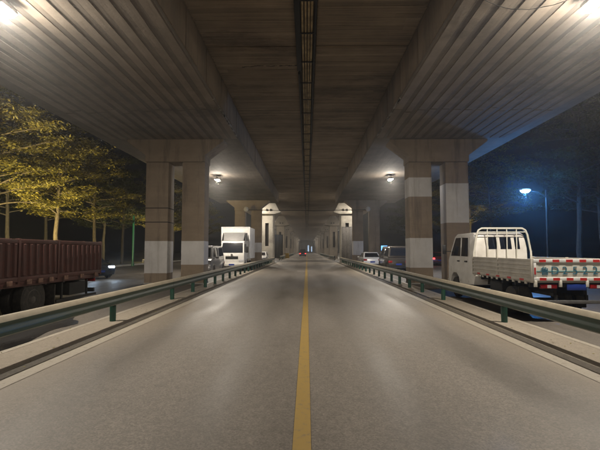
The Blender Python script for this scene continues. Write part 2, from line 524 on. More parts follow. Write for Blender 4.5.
# raised outer pavements with kerb stones
for x0, x1, nm in ((-60, -19.0, -1), (17.5, 60, 1)):
    tag(MB().box(x0, x1, -40, 300, -0.15, 0.12).build('pavement', 'earth'), kind='structure')
kerb_me = MB().box(-0.15, 0.15, -0.99, 0.99, -0.1, 0.16).mesh('kerb_stone', 'kerb_stone', 0.02)
for xk, nm in ((-18.98, 'left'), (17.48, 'right')):
    kr = thing('kerb', 'pale stone kerb along the far side of the %s side road' % nm, 'kerb', (xk, 0, 0))
    for k in range(60):
        link('kerb_stone', kerb_me, kr, (0, 8 + 2 * k, random.uniform(-.008, .008)))

# ------------------------------------------------------------------ viaduct deck
Y0, YE, YF = -30.0, 50.0, 300.0       # near box girders end at YE, the wide slab runs on to YF
IN, OUT = 3.4, 10.3
ZS, ZT = 7.2, 8.5                     # girder soffit, slab soffit
vd = thing('viaduct_deck', 'long concrete viaduct deck overhead with brown board marked slabs and ribbed girders', 'viaduct')
SLOT = 0.30
JOINTS = [-30, -6, 13.9, 39, 50]
for s in (-1, 1):
    for k in range(len(JOINTS) - 1):
        x0, x1 = sorted((s * SLOT, s * IN))
        MB().box(x0, x1, JOINTS[k] + 0.03, JOINTS[k + 1] - 0.03, ZT, ZT + 0.35).build('deck_slab', 'deck_concrete', vd, 0.012, bseg=1)
    x0, x1 = sorted((s * SLOT, s * 11.0))
    for ya, yb in ((YE, 84), (84, 112), (112, 140), (140, 168), (168, 230), (230, 300)):
        MB().box(x0, x1, ya + 0.03, yb - 0.03, ZT, ZT + 0.4).build('deck_slab', 'deck_concrete', vd, 0.012, bseg=1)
    # box girder: closed outline with a rising outer wing
    g = MB()
    out = [(s * IN, ZS), (s * OUT, ZS + 0.0), (s * (OUT + 0.25), ZS + 0.35), (s * (OUT + 0.25), ZT + 0.9), (s * IN, ZT + 0.9)]
    gd = g.prism(out, 'y', Y0, YE).build('box_girder', 'girder_concrete', vd, 0.02, bseg=1)
    # proud boards of the ribbed soffit
    pitch = 0.46
    n = int((OUT - IN - 0.1) / pitch)
    for k in range(n):
        xa = IN + 0.06 + k * pitch
        w = 0.27 + random.uniform(-.025, .025)
        jy = 16.5 + random.uniform(-.25, .25)
        for ya, yb in ((Y0, jy), (jy + 0.10, 20.74)):
            x0, x1 = sorted((s * xa, s * (xa + w)))
            d = 0.022 + random.uniform(-.006, .006)
            MB().box(x0, x1, ya, yb, ZS - d, ZS + 0.01).build('soffit_rib', 'rib_concrete', gd)
    # formwork panels of the inner web, one by one
    y = Y0
    wme = {}
    while y < YE - 0.5:
        d = random.choice((0.012, 0.02, 0.03))
        if d not in wme:
            x0, x1 = -d, 0.01
            wme[d] = MB().box(-d, 0.01, 0.02, 1.20, ZS + 0.10, ZT - 0.04).mesh('web_panel', 'web_concrete', 0.006, bseg=1)
        o = link('web_panel', wme[d], gd, (s * IN, y + (0 if s > 0 else 1.22), 0))
        if s < 0: o.rotation_euler = (0, 0, math.pi)
        y += 1.22
    # chipped bright lower arris near the pier
    rg = random.Random(11 + s)
    ch = MB()
    for k in range(26):
        yc = rg.uniform(15.2, 20.2)
        l = rg.uniform(.05, .28)
        ch.box(*sorted((s * (IN - 0.004), s * (IN + rg.uniform(.03, .07)))), yc, yc + l, ZS - 0.006, ZS + rg.uniform(.02, .06))
    c_ = ch.build('chipped_edge', 'pale_concrete', gd)
    c_['kind'] = 'stuff'
# board marks left by the formwork: thin planks across the slab, each a little proud or shy of the next
rg = random.Random(31)
for s in (-1, 1):
    bd = MB()
    y = 2.0
    while y < 84:
        wd = rg.choice((.16, .20, .22, .27))
        if not any(abs(y + wd / 2 - q) < .2 for q in JOINTS):
            xa = SLOT + .03
            while xa < IN - .06:
                xb = min(xa + rg.uniform(2.2, 4.4), IN - .045)
                bd.box(*sorted((s * xa, s * (xb - .006))), y, y + wd - .008, ZT - rg.uniform(.001, .011), ZT + .004)
                xa = xb
        y += wd
    b_ = bd.build('formwork_boards', 'deck_board', vd)
    b_['kind'] = 'stuff'
# transverse diaphragms where the girders end
for s in (-1, 1):
    x0, x1 = sorted((s * 3.5, s * 10.4))
    MB().box(x0, x1, YE + 0.03, YE + 0.5, ZS + 0.35, ZT - 0.01).build('end_beam', 'girder_concrete', vd, 0.02)
# stained crack across the left slab
rg = random.Random(5)
pts = []
x = -0.33
yy = 15.35
cr = MB()
zc = ZT - .0125
while x > -2.4:
    l = rg.uniform(.05, .14)
    w0 = rg.uniform(.008, .03) + (.035 * rg.random() if x > -1.2 else 0)
    w1 = rg.uniform(.006, .03)
    cr.hexa([(x, yy - w0, zc), (x - l, yy - w1, zc), (x - l, yy + w0 * .8, zc), (x, yy + w1, zc)][::-1],
            [(x, yy - w0, ZT + .01), (x - l, yy - w1, ZT + .01), (x - l, yy + w0 * .8, ZT + .01), (x, yy + w1, ZT + .01)][::-1])
    x -= l * rg.choice((.95, .95, 1.0, 1.7)); yy += rg.uniform(-.03, .035)
cr.build('slab_crack', 'joint_black', vd)

# cable tray in the slot between the slabs
ct = thing('cable_tray', 'black cable ladder with tan pipes running along the slot overhead', 'cable tray')
for x0, x1, ya, yb in ((-0.36, -0.19, -30, 15.6), (-0.33, -0.25, 15.9, 60), (0.22, 0.29, -30, 60), (-0.33, -0.25, 60.1, 300), (0.22, 0.29, 60.1, 300)):
    MB().box(x0, x1, ya, yb, ZT - 0.12, ZT + 0.02).build('side_rail', 'tray_black', ct, 0.01, bseg=1)
for xp, r_ in ((-0.13, .036), (-0.035, .034), (0.06, .038), (0.15, .036)):
    MB().tube([(xp, -30, ZT - .05), (xp, 15.2, ZT - .05), (xp, 15.5, ZT - .02), (xp, 300, ZT - .02)], r_, 8).build('pipe', 'pipe_tan', ct, smooth=True)
rung = MB().box(-0.30, 0.30, -0.025, 0.025, -0.125, -0.095).mesh('rung', 'tray_black')
for k in range(70):
    link('rung', rung, ct, (0, -8 + 1.9 * k + random.uniform(-.1, .1), ZT))
MB().box(-0.35, 0.35, -30, 300, ZT + 0.2, ZT + 0.3).build('slot_cover', 'girder_concrete', vd)

lc_ = thing('loose_cable', 'thin dark cable sagging below the right girder near the corner lamp', 'cable', (0, 0, 0))
MB().tube([(3.75, 9.0, 7.16), (3.95, 9.1, 7.13), (4.3, 9.28, 7.115), (4.65, 9.4, 7.11), (5.05, 9.42, 7.115), (5.5, 9.28, 7.13), (5.8, 9.1, 7.16)], .008, 6).build('cable', 'joint_black', lc_, smooth=True)
# ------------------------------------------------------------------ piers
def pier(s, y, label, bands, grooves=()):
    t = thing('viaduct_pier', label, 'pier', (0, y, 0), group='twin column piers')
    for ci, (xa, xb) in enumerate(((5.08, 6.21), (6.90, 8.03))):
        x0, x1 = sorted((s * xa, s * xb))
        c = MB().box(x0, x1, 0, 0.95, -0.1, 6.05).build('column', 'column_concrete', t, 0.035)
        for (cc, z0, z1) in bands:
            if cc == ci:
                MB().box(x0 - .004, x1 + .004, -.004, .954, z0, z1).build('painted_band', 'band_paint', c, 0.034)
        for z in grooves if ci == 1 else ():
            MB().box(x0 - .006, x1 + .006, -.006, .956, z - .02, z + .02).build('groove', 'joint_black', c)
        MB().box(x0 - .02, x1 + .02, -.02, .97, -0.1, 0.06).build('footing', 'kerb_stone', c, 0.02)
    P = [(4.15, 7.19), (4.15, 7.08), (5.06, 6.38), (5.06, 6.05), (8.05, 6.05), (8.05, 6.38), (8.98, 7.08), (8.98, 7.19)]
    MB().prism([(s * u, v) for u, v in P], 'y', -0.12, 1.07).build('pier_cap', 'column_concrete', t, 0.03)
    for xa in (5.6, 7.4):
        x0, x1 = sorted((s * xa, s * (xa + .5)))
    return t
pier(-1, 20.9, 'twin concrete columns behind the red truck with white bands low down', [(1, .51, 2.13), (0, .93, 2.13)], (3.05, 3.75))
pier(1, 21.1, 'twin concrete columns behind the white flatbed, white patches at two heights', [(0, .78, 2.28), (0, 4.3, 5.3), (1, 3.0, 5.0)])
pier(-1, 47.0, 'far twin columns rising behind the white box truck', [(0, 1.4, 2.5)])
pier(1, 47.0, 'far twin columns rising behind the parked white cars', [(0, 1.1, 2.67)])
pier(-1, -8.0, 'twin columns on the left behind the viewer', [(0, .5, 2.1)])
pier(1, -8.0, 'twin columns on the right behind the viewer', [(0, .5, 2.1)])

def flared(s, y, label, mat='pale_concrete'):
    t = thing('flared_pier', label, 'pier', (0, y, 0), group='single piers with flared heads')
    xa, xb = 4.45, 6.15
    def pl(pts, z0, z1, mb):
        mb.prism([(s * u, v) for u, v in pts], 'z', z0, z1)
    m = MB()
    full = [(xa, .15), (xa + .15, 0), (xb - .15, 0), (xb, .15), (xb, 1.45), (xb - .15, 1.6), (xa + .15, 1.6), (xa, 1.45)]
    nx0, nx1 = 5.15, 5.62
    niche = [(xa, .15), (xa + .15, 0), (nx0, 0), (nx0, .35), (nx1, .35), (nx1, 0), (xb - .15, 0), (xb, .15), (xb, 1.45), (xb - .15, 1.6), (xa + .15, 1.6), (xa, 1.45)]
    pl(full, -.1, 2.2, m); pl(niche, 2.2, 5.3, m); pl(full, 5.3, 6.5, m)
    m.build('column', mat, t)
    m = MB().box(*sorted((s * nx0, s * nx1)), .33, .36, 2.2, 5.3)
    m.build('niche', 'joint_black', t)
    MB().prism([(s * u, v) for u, v in ((4.3, 6.5), (6.35, 6.5), (6.75, 6.72), (6.75, 6.86), (3.55, 6.86), (3.55, 6.72))], 'y', -.4, 2.0).build('ledge', mat, t, 0.03)
    b = [(s * 3.7, -.2, 6.86), (s * 6.6, -.2, 6.86), (s * 6.6, 1.8, 6.86), (s * 3.7, 1.8, 6.86)]
    tp = [(s * 4.55, .1, 8.49), (s * 5.75, .1, 8.49), (s * 5.75, 1.5, 8.49), (s * 4.55, 1.5, 8.49)]
    MB().hexa(b, tp).build('head', mat, t, 0.03)
    for xx in (4.75, 5.25):
        MB().box(*sorted((s * xx, s * (xx + .22))), -.36, -.21, 6.86, 7.18).build('bearing_block', 'joint_black', t, .02)
    return t
fl = []
for s, nm in ((-1, 'left'), (1, 'right')):
    for k, y in enumerate((57, 85, 112, 140, 168, 196, 224, 252, 280)):
        lab = ('pale pier with flared head, nearest of the %s row past the twin columns' if k == 0 else
               ('second', 'third', 'fourth', 'fifth', 'sixth', 'seventh', 'eighth', 'last')[k - 1] + ' pale flared pier down the far %s row') % nm
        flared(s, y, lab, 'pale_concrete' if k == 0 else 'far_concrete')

# cable crossing the road in front of the far piers, with a white globe standing in for the lit spot at either end
cb = thing('overhead_cable', 'thin cable strung across the road below the far deck', 'cable', (0, 45.5, 0))
MB().tube([(x, 0, 6.0 - .10 * (1 - (x / 6.4) ** 2)) for x in np.linspace(-6.4, 6.4, 13)], .035, 6).build('cable', 'tray_black', cb, smooth=True)
for x in (-6.55, 6.55):
    MB().lathe([(.02, -.28), (.2, -.2), (.28, 0), (.2, .2), (.02, .28)], (x, 0, 6.05), 'z', 16).build('lit_spot_globe', 'barrier_white', cb, smooth=True)
    MB().box(x - .06, x + .06, .2, 1.42, 6.0, 6.1).build('bracket', 'tray_black', cb)

# ------------------------------------------------------------------ flood lamps under the deck
def flood(x, y, z, label, ceil, power):
    t = thing('flood_lamp', label, 'lamp', (x, y, z), group='flood lamps under the viaduct')
    MB().prism([(-.17, .02), (-.13, .15), (.13, .15), (.17, .02)], 'y', -.26, .26).build('housing', 'lamp_housing', t, .02)
    MB().prism([(-.15, .0), (-.06, -.06), (.06, -.06), (.15, .0), (.15, .02), (-.15, .02)], 'y', -.24, .24).build('lens', 'flood_lens', t, .01)
    br = MB()
    for yy in (-.2, .2):
        br.box(-.02, .02, yy - .015, yy + .015, .14, ceil - z)
    br.build('bracket', 'lamp_housing', t)
    for kind_, e_, dz in (('AREA', power * AREA_SHARE, -.075), ('POINT', power * SPILL_SHARE, -.22)):
        ld = bpy.data.lights.new('lamp_light', kind_)
        ld.energy = e_; ld.color = LAMP_COL
        if kind_ == 'AREA':
            ld.shape = 'RECTANGLE'; ld.size = .26; ld.size_y = .42
        else:
            ld.shadow_soft_size = 0.08
        lo = bpy.data.objects.new('lamp_light', ld); C.objects.link(lo)
        lo.parent = t; lo.location = (0, 0, dz)
    return t
for s, nm in ((-1, 'left'), (1, 'right')):
    x = -6.65 if s < 0 else 6.15
    flood(x, 8.9, 6.92, 'bright flood lamp in the upper %s corner above the parked trucks' % nm, ZS + .02, LAMP_W)
    flood(x, 31.2, 6.85, 'flood lamp shining under the %s girder beyond the near twin columns' % nm, ZS + .02, LAMP_W)
    flood(x, -14.0, 6.92, 'flood lamp behind the viewer under the %s girder' % nm, ZS + .02, LAMP_W)
    for k, y in enumerate((54.0, 78.0, 104.0, 130.0, 160.0, 190.0, 220.0, 255.0)):
        flood(s * 6.9, y, 8.15, ('first', 'second', 'third', 'fourth', 'fifth', 'sixth', 'seventh', 'farthest')[k] + ' of the distant flood lamps under the far deck on the %s' % nm, ZT + .02, LAMP_W * (0.9 if y < 60 else 1.0))

# ------------------------------------------------------------------ guardrails
W_PROF = [(.0, .158), (.02, .156), (.045, .143), (.083, .072), (.080, .05), (.058, .018), (.054, 0),
          (.058, -.018), (.080, -.05), (.083, -.085), (.080, -.125), (.045, -.15), (.0, -.155)]
TH = .006
def wbeam(x, s, y0, y1, lap):
    # front outline plus a back outline: a folded steel sheet with thickness; front faces the road
    front = [(u + lap, v) for u, v in W_PROF]
    back = [(u + lap - TH, v) for u, v in W_PROF][::-1]
    m = MB()
    m.prism([(x - s * u, v + .565) for u, v in front + back], 'y', y0, y1)
    return m
def wcap(x, s, y0, y1, lap):
    # folded top flange; lamp light and road dust both put into its tan
    o = [(.0, .160), (.021, .1585), (.047, .1452), (.0855, .0735), (.082, .072), (.044, .143), (.02, .155), (.0, .156)]
    return MB().prism([(x - s * (lap + u), .565 + v) for u, v in o], 'y', y0, y1)
def guardrail(s, y0, y1, label, posts):
    t = thing('guardrail', label, 'guardrail')
    x = s * 4.42
    pm = MB().lathe([(.07, -.05), (.07, .60), (.062, .665), (.03, .69)], (0, 0, 0), 'z', 18).mesh('post', 'post_green', smooth=True)
    bk = MB().box(-.045, .045, -.06, .06, .45, .66).mesh('spacer', 'post_green', .01)
    bt = MB()
    for dy in (-.16, -.08, .08, .16):
        for dz in (.5, .63):
            bt.lathe([(.016, 0), (.016, .012), (.008, .02)], (0, dy, dz), 'x', 8)
    bolt = bt.mesh('bolt_set', 'bolt_steel')
    k = 0
    y = y0
    while y < y1 - .1:
        ye = min(y + 4.0, y1)
        bm_ = wbeam(x, s, y - .12, ye + .02, .004 * (k % 2)).build('beam', 'rail_green', t, smooth=True)
        wcap(x, s, y - .12, ye + .02, .004 * (k % 2)).build('top_flange', 'rail_lit_dust', bm_, smooth=True)
        k += 1; y = ye
    y = y0 + 4.0
    while y < y1 - .1:
        b = link('bolt_set', bolt, t, (x - s * .045, y - .05, 0))
        b.scale = (1, .8, 1)
        if s > 0: b.rotation_euler = (0, 0, math.pi)
        y += 4.0
    for yp in posts:
        p = link('post', pm, t, (x + s * .135, yp, 0))
        link('spacer', bk, p, (-s * .10, 0, 0))
        b = link('bolt_set', bolt, p, (-s * .155, 0, 0))
        if s > 0: b.rotation_euler = (0, 0, math.pi)
    return t
near_posts = [-2.0, 2.0, 6.0, 10.0, 14.4, 17.0, 19.1] + [21.1 + 2 * k for k in range(18)]
guardrail(-1, -6, 57, 'green W-beam guardrail running beside the red truck', near_posts)
guardrail(1, -6, 57, 'green W-beam guardrail running beside the white flatbed', near_posts)
far_posts = [70 + 4 * k for k in range(20)]
guardrail(-1, 69, 148, 'far left guardrail continuing beyond the crossing', far_posts)
guardrail(1, 69, 148, 'far right guardrail continuing beyond the crossing', far_posts)

# ------------------------------------------------------------------ wheels
def wheel(parent, x, y, r, w, s, dual=False):
    """x is the outer face, s the outward side"""
    ty = MB()
    for q in ((0, 1) if dual else (0,)):
        o = x - s * (w * .5 + q * (w + .06))
        ty.lathe([(r * .56, -w * .42), (r * .9, -w * .5), (r * .985, -w * .4), (r, -w * .2), (r, w * .2), (r * .985, w * .4), (r * .9, w * .5), (r * .56, w * .42)], (o, y, r), 'x', 24)
    wh = ty.build('wheel', 'rubber', parent, smooth=True)
    rm = MB().lathe([(r * .58, -w * .3), (r * .58, w * .40), (r * .50, w * .43), (r * .46, w * .22), (r * .2, w * .26), (r * .18, w * .42), (r * .02, w * .44)] if s > 0 else
                    [(r * .02, -w * .44), (r * .18, -w * .42), (r * .2, -w * .26), (r * .46, -w * .22), (r * .50, -w * .43), (r * .58, -w * .40), (r * .58, w * .3)],
                    (x - s * w * .5, y, r), 'x', 20)
    rm.build('rim', 'rim_steel', wh, smooth=True)
    nt = MB()
    for k in range(6):
        a = k * math.pi / 3
        nt.lathe([(.018, 0), (.018, .03)] if s > 0 else [(.018, -.03), (.018, 0)], (x - s * w * .24, y + r * .33 * math.cos(a), r + r * .33 * math.sin(a)), 'x', 6)
    nt.build('wheel_nuts', 'bolt_steel', wh)
    return wh

# ------------------------------------------------------------------ red dump truck, left (front towards -Y)
rt = thing('dump_truck', 'dark red truck with tall ribbed cargo sides parked beyond the left guardrail', 'truck', (-6.5, 5.0, 0))
# local: x 0 = road side face, negative away; y 0.6 .. 8.3 cargo body
ZB, ZTOP = .93, 1.92
boards = [(.60, 2.54), (2.60, 4.48), (4.54, 6.0), (6.06, 8.28)]
for xs, sgn in ((0.0, 1), (-2.36, -1)):
    for ya, yb in boards:
        sb = MB().box(xs - .05, xs - .01, ya, yb, ZB + .06, ZTOP - .05).build('side_board', 'truck_red', rt, .008, bseg=1)
        n = max(3, round((yb - ya) / .235))
        for k in range(n):
            yc = ya + (k + .5) * (yb - ya) / n
            o = xs - .012 if sgn > 0 else xs - .048
            m = MB()
            w = .055
            m.hexa([(o, yc - w, ZB + .14), (o, yc + w, ZB + .14), (o + sgn * .05, yc + w * .6, ZB + .16), (o + sgn * .05, yc - w * .6, ZB + .16)],
                   [(o, yc - w, ZTOP - .10), (o, yc + w, ZTOP - .10), (o + sgn * .05, yc + w * .6, ZTOP - .12), (o + sgn * .05, yc - w * .6, ZTOP - .12)])
            m.build('pressed_rib', 'truck_red', sb)
        MB().box(xs - .07, xs + .015, ya, yb, ZTOP - .10, ZTOP).build('top_rail', 'truck_red', sb, .012)
        MB().box(xs - .07, xs + .02, ya, yb, ZB + .02, ZB + .13).build('lower_rail', 'truck_red', sb, .012)
        for yc in (ya + .3, (ya + yb) / 2, yb - .3):
            o = xs + .02 if sgn > 0 else xs - .10
            MB().box(o, o + .03, yc - .09, yc + .09, ZB - .05, ZB + .06).build('hinge', 'rust_edge', sb, .01)
    for yp in (2.57, 4.51, 6.03, 8.31):
        MB().box(xs - .075, xs + .022, yp - .035, yp + .035, ZB - .02, ZTOP + .012).build('stake_post', 'truck_red', rt, .008)
# worn bright patches along the top rail
rg = random.Random(9)
for yc, l in ((3.6, .10), (5.95, .10), (6.05, .05), (8.3, .03), (4.3, .05), (7.3, .04)):
    MB().box(-.03, .017, yc - l, yc + l, ZTOP - .02, ZTOP + .004).build('worn_edge', 'rust_edge', rt)
fb = MB().box(-2.34, -.02, .56, .60, ZB, ZTOP + .3).build('headboard', 'truck_red', rt, .01)
tb = MB().box(-2.32, -.08, 8.27, 8.33, ZB + .03, ZTOP).build('tailboard', 'truck_red', rt, .01)
for k in range(7):
    MB().box(-2.2 + k * .32, -2.08 + k * .32, 8.33, 8.38, ZB + .1, ZTOP - .1).build('pressed_rib', 'truck_red', tb, .015, bseg=1)
MB().box(-2.33, -.03, .6, 8.3, ZB - .10, ZB + .02).build('bed_floor', 'truck_red', rt, .01)
fr = MB()
for xx in (-1.75, -.65):
    fr.box(xx - .05, xx + .05, -1.9, 8.2, .60, .83)
for yy in np.arange(.8, 8.2, .8):
    fr.box(-2.3, -.06, yy, yy + .08, .80, .835)
fr.build('chassis', 'chassis_black', rt)
for xs, sg in ((-.09, 1), (-2.28, -1)):
    wheel(rt, xs, 5.25, .47, .24, sg, True)
    wheel(rt, xs, -.95, .47, .24, sg)
MB().box(-2.1, -.25, 5.17, 5.33, .38, .56).build('rear_axle', 'chassis_black', rt, .04)
MB().box(-2.1, -.25, -1.03, -.87, .38, .56).build('front_axle', 'chassis_black', rt, .04)
for xs in (-.34, -2.25):
    MB().box(xs, xs + .28, 6.02, 6.06, .24, .78).build('mud_flap', 'rubber', rt, .01)
MB().box(-.62, -.08, 6.75, 7.6, .42, .76).build('tool_box', 'chassis_black', rt, .02)
MB().box(-.12, -.05, 6.1, 8.2, .30, .37).build('side_guard', 'chassis_black', rt, .015)
for yy in (6.4, 7.7):
    MB().box(-.14, -.10, yy, yy + .06, .30, .80).build('guard_hanger', 'chassis_black', rt)
ub = MB().box(-2.3, -.06, 8.02, 8.12, .40, .52).build('underrun_bar', 'chassis_black', rt, .015)
for xx in (-1.9, -.5):
    MB().box(xx - .04, xx + .04, 8.04, 8.10, .52, .66).build('bar_bracket', 'chassis_black', ub)
for xs in (-.42, -2.2):
    MB().box(xs, xs + .3, 8.2, 8.26, .70, .82).build('tail_light', 'lamp_red_off', rt, .01)
# cab, in front of the cargo body and just out of the frame
cabp = [(.45, .75), (.45, 2.45), (.2, 2.68), (-1.25, 2.68), (-1.5, 2.5), (-1.78, 1.55), (-1.82, .75), (-1.75, .55), (-1.45, .5), (-1.35, .85), (-1.1, 1.05), (-.8, 1.05), (-.55, .85), (-.45, .55), (.3, .55)]
cb_ = MB().prism(cabp, 'x', -2.28, -.08).build('cab', 'truck_red', rt, .05)
MB().hexa([(-2.12, -1.80, 1.62), (-.24, -1.80, 1.62), (-.24, -1.77, 1.63), (-2.12, -1.77, 1.63)],
          [(-2.06, -1.545, 2.42), (-.30, -1.545, 2.42), (-.30, -1.515, 2.42), (-2.06, -1.515, 2.42)]).build('windscreen', 'glass_dark', rt)
for xs in (-.083, -2.283):
    MB().prism([(-1.5, 1.6), (-1.32, 2.35), (-.4, 2.35), (-.35, 1.6)], 'x', xs, xs + .006).build('side_window', 'glass_dark', rt)
for xs in (-.5, -2.1):
    MB().box(xs, xs + .26, -1.86, -1.78, .85, 1.02).build('headlight', 'lamp_clear', rt, .02)
MB().box(-2.28, -.08, -1.95, -1.75, .42, .70).build('bumper', 'chassis_black', rt, .04)
for xs, sg in ((-.06, 1), (-2.3, -1)):
    MB().box(*sorted((xs + sg * .08, xs + sg * .2)), -1.72, -1.68, 1.75, 2.2).build('mirror', 'plastic_black', rt, .02)

# ------------------------------------------------------------------ white flatbed, right (rear towards the camera)
wt = thing('flatbed_truck', 'white crew cab flatbed truck with red and white striped tailgate', 'truck', (5.24, 10.05, 0))
# local x 0..1.9, y 0 (tailgate) .. 3.7 (bed front) .. 6.3 (cab front)
W = 1.92; BL = 3.55; Z0, Z1 = .95, 1.46
MB().box(.03, W - .03, .04, BL, Z0 - .05, Z0 + .02).build('bed_floor', 'bed_cream', wt, .01)
for xs, sg in ((0, -1), (W - .05, 1)):
    xa, xb = xs, xs + .05
    sb = MB().box(xa + .012, xb - .012, .05, BL - .02, Z0 + .02, Z1 - .02).build('side_board', 'bed_cream', wt, .006)
    o0, o1 = (xa - .012, xa + .014) if sg < 0 else (xb - .014, xb + .012)
    MB().box(xa - .004, xb + .004, .05, BL - .02, Z1 - .06, Z1).build('top_rail', 'bed_cream', sb, .012)
    for zz in (Z0 + .13, Z0 + .24, Z0 + .35):
        MB().box(o0, o1, .06, BL - .03, zz, zz + .055).build('pressed_ridge', 'bed_cream', sb, .012)
    MB().box(o0, o1, .05, BL - .02, Z0 - .02, Z0 + .06).build('lower_rail', 'bed_cream', sb, .01)
    for k in range(11):
        yc = .2 + k * .31
        MB().box(o0 - .012 if sg < 0 else o1 - .01, o0 + .01 if sg < 0 else o1 + .012, yc, yc + .11, Z0 - .085, Z0 - .025).build('rope_hook', 'bed_cream', sb, .008)
    for yc in (.0, 1.75, BL - .05):
        MB().box(xa - .015, xb + .015, yc, yc + .05, Z0 - .04, Z1 + .01).build('stake_post', 'bed_cream', wt, .008)
    for k in range(5):
        MB().box(o0 - .006 if sg < 0 else o1, o0 if sg < 0 else o1 + .006, .35 + k * .65, .55 + k * .65, Z0 - .01, Z0 + .035).build('side_reflector', 'reflect_red', sb)
# tailgate
tg = MB().box(.05, W - .05, -.005, .035, Z0 + .02, Z1 - .02).build('tailgate', 'gate_cream', wt, .006)
MB().box(.04, W - .04, -.02, .04, Z1 - .085, Z1).build('gate_rail', 'reflect_white', tg, .008)
MB().box(.04, W - .04, -.02, .04, Z0 - .0, Z0 + .085).build('gate_rail', 'reflect_white', tg, .008)
MB().box(.04, .10, -.018, .038, Z0 + .085, Z1 - .085).build('gate_stile', 'reflect_white', tg, .006)
MB().box(W - .10, W - .04, -.018, .038, Z0 + .085, Z1 - .085).build('gate_stile', 'reflect_white', tg, .006)
dash = MB().box(0, .155, -.0245, -.0195, 0, .062).mesh('red_reflector', 'reflect_red')
for k in range(6):
    link('red_reflector', dash, tg, (.17 + k * .31, 0, Z1 - .074))
    link('red_reflector', dash, tg, (.17 + k * .31, 0, Z0 + .012))
vd_ = MB().box(.052, .088, -.0225, -.0175, 1.10, 1.26).mesh('red_reflector', 'reflect_red')
link('red_reflector', vd_, tg); link('red_reflector', vd_, tg, (W - .14, 0, 0))
MB().box(.105, W - .105, -.011, -.004, 1.165, 1.185).build('teal_line', 'stripe_teal', tg)
for k, chs in enumerate('鲁D25222'):
    text_mesh('lettering', chs, .26 if k else .21, 'letter_teal', tg, (.30 + k * .232, -.013, 1.105), extrude=.002)
for xc in (.08, W * .34, W * .66, W - .10):
    MB().box(xc - .03, xc + .03, -.03, .03, Z0 - .14, Z0 + .01).build('hinge', 'gate_cream', tg, .008)
# headrack: bent tube arch with uprights
hr = MB()
yk = BL + .02
top = 2.36
hr.tube([(.05, yk, Z0), (.06, yk, 1.6), (.16, yk, 2.16), (.22, yk, 2.30), (.32, yk, top), (W - .32, yk, top), (W - .22, yk, 2.30), (W - .16, yk, 2.16), (W - .06, yk, 1.6), (W - .05, yk, Z0)], .03, 10)
rk = hr.build('head_rack', 'gate_cream', wt, smooth=True)
for k in range(4):
    xx = .50 + k * (W - 1.0) / 3
    MB().tube([(xx, yk, Z0), (xx, yk, top)], .017, 8).build('rack_bar', 'gate_cream', rk, smooth=True)
MB().tube([(.20, yk, 2.24), (W - .20, yk, 2.24)], .015, 8).build('rack_crossbar', 'gate_cream', rk, smooth=True)
# crew cab
cy0, cy1 = BL + .10, BL + 2.62
prof = [(cy0, .78), (cy0, 1.75), (cy0 + .10, 2.16), (cy0 + .3, 2.24), (cy1 - .80, 2.24), (cy1 - .55, 2.14), (cy1 - .12, 1.42), (cy1 - .02, 1.30), (cy1, .62),
        (cy1 - .08, .50), (cy1 - .25, .50), (cy1 - .33, .72), (cy1 - .55, .86), (cy1 - .85, .86), (cy1 - 1.07, .72), (cy1 - 1.15, .50), (cy0 + .1, .55)]
cbm = MB()
cx0, cx1 = .10, W - .10
n = len(prof)
def inset(z):  # tumblehome above the belt line
    return max(0, (z - 1.40)) * .10
vs = [(cx0 + inset(z), y, z) for y, z in prof] + [(cx1 - inset(z), y, z) for y, z in prof]
cbm.add(vs, [tuple(range(n)), tuple(range(2 * n - 1, n - 1, -1))] + [(i, i + n, (i + 1) % n + n, (i + 1) % n) for i in range(n)])
cabo = cbm.build('cab', 'white_paint', wt, .045)
for xa, xb in ((.56, .84), (.94, 1.30), (1.40, 1.56)):
    b_, t_ = 1.70, 2.08
    yr_ = lambda z: cy0 + (max(0, z - 1.75) / .41) * .10
    MB().hexa([(xa, yr_(b_) - .012, b_), (xb, yr_(b_) - .012, b_), (xb, yr_(b_) + .02, b_), (xa, yr_(b_) + .02, b_)],
              [(xa, yr_(t_) - .012, t_), (xb, yr_(t_) - .012, t_), (xb, yr_(t_) + .02, t_), (xa, yr_(t_) + .02, t_)]).build('rear_window', 'glass_dark', wt, .008)
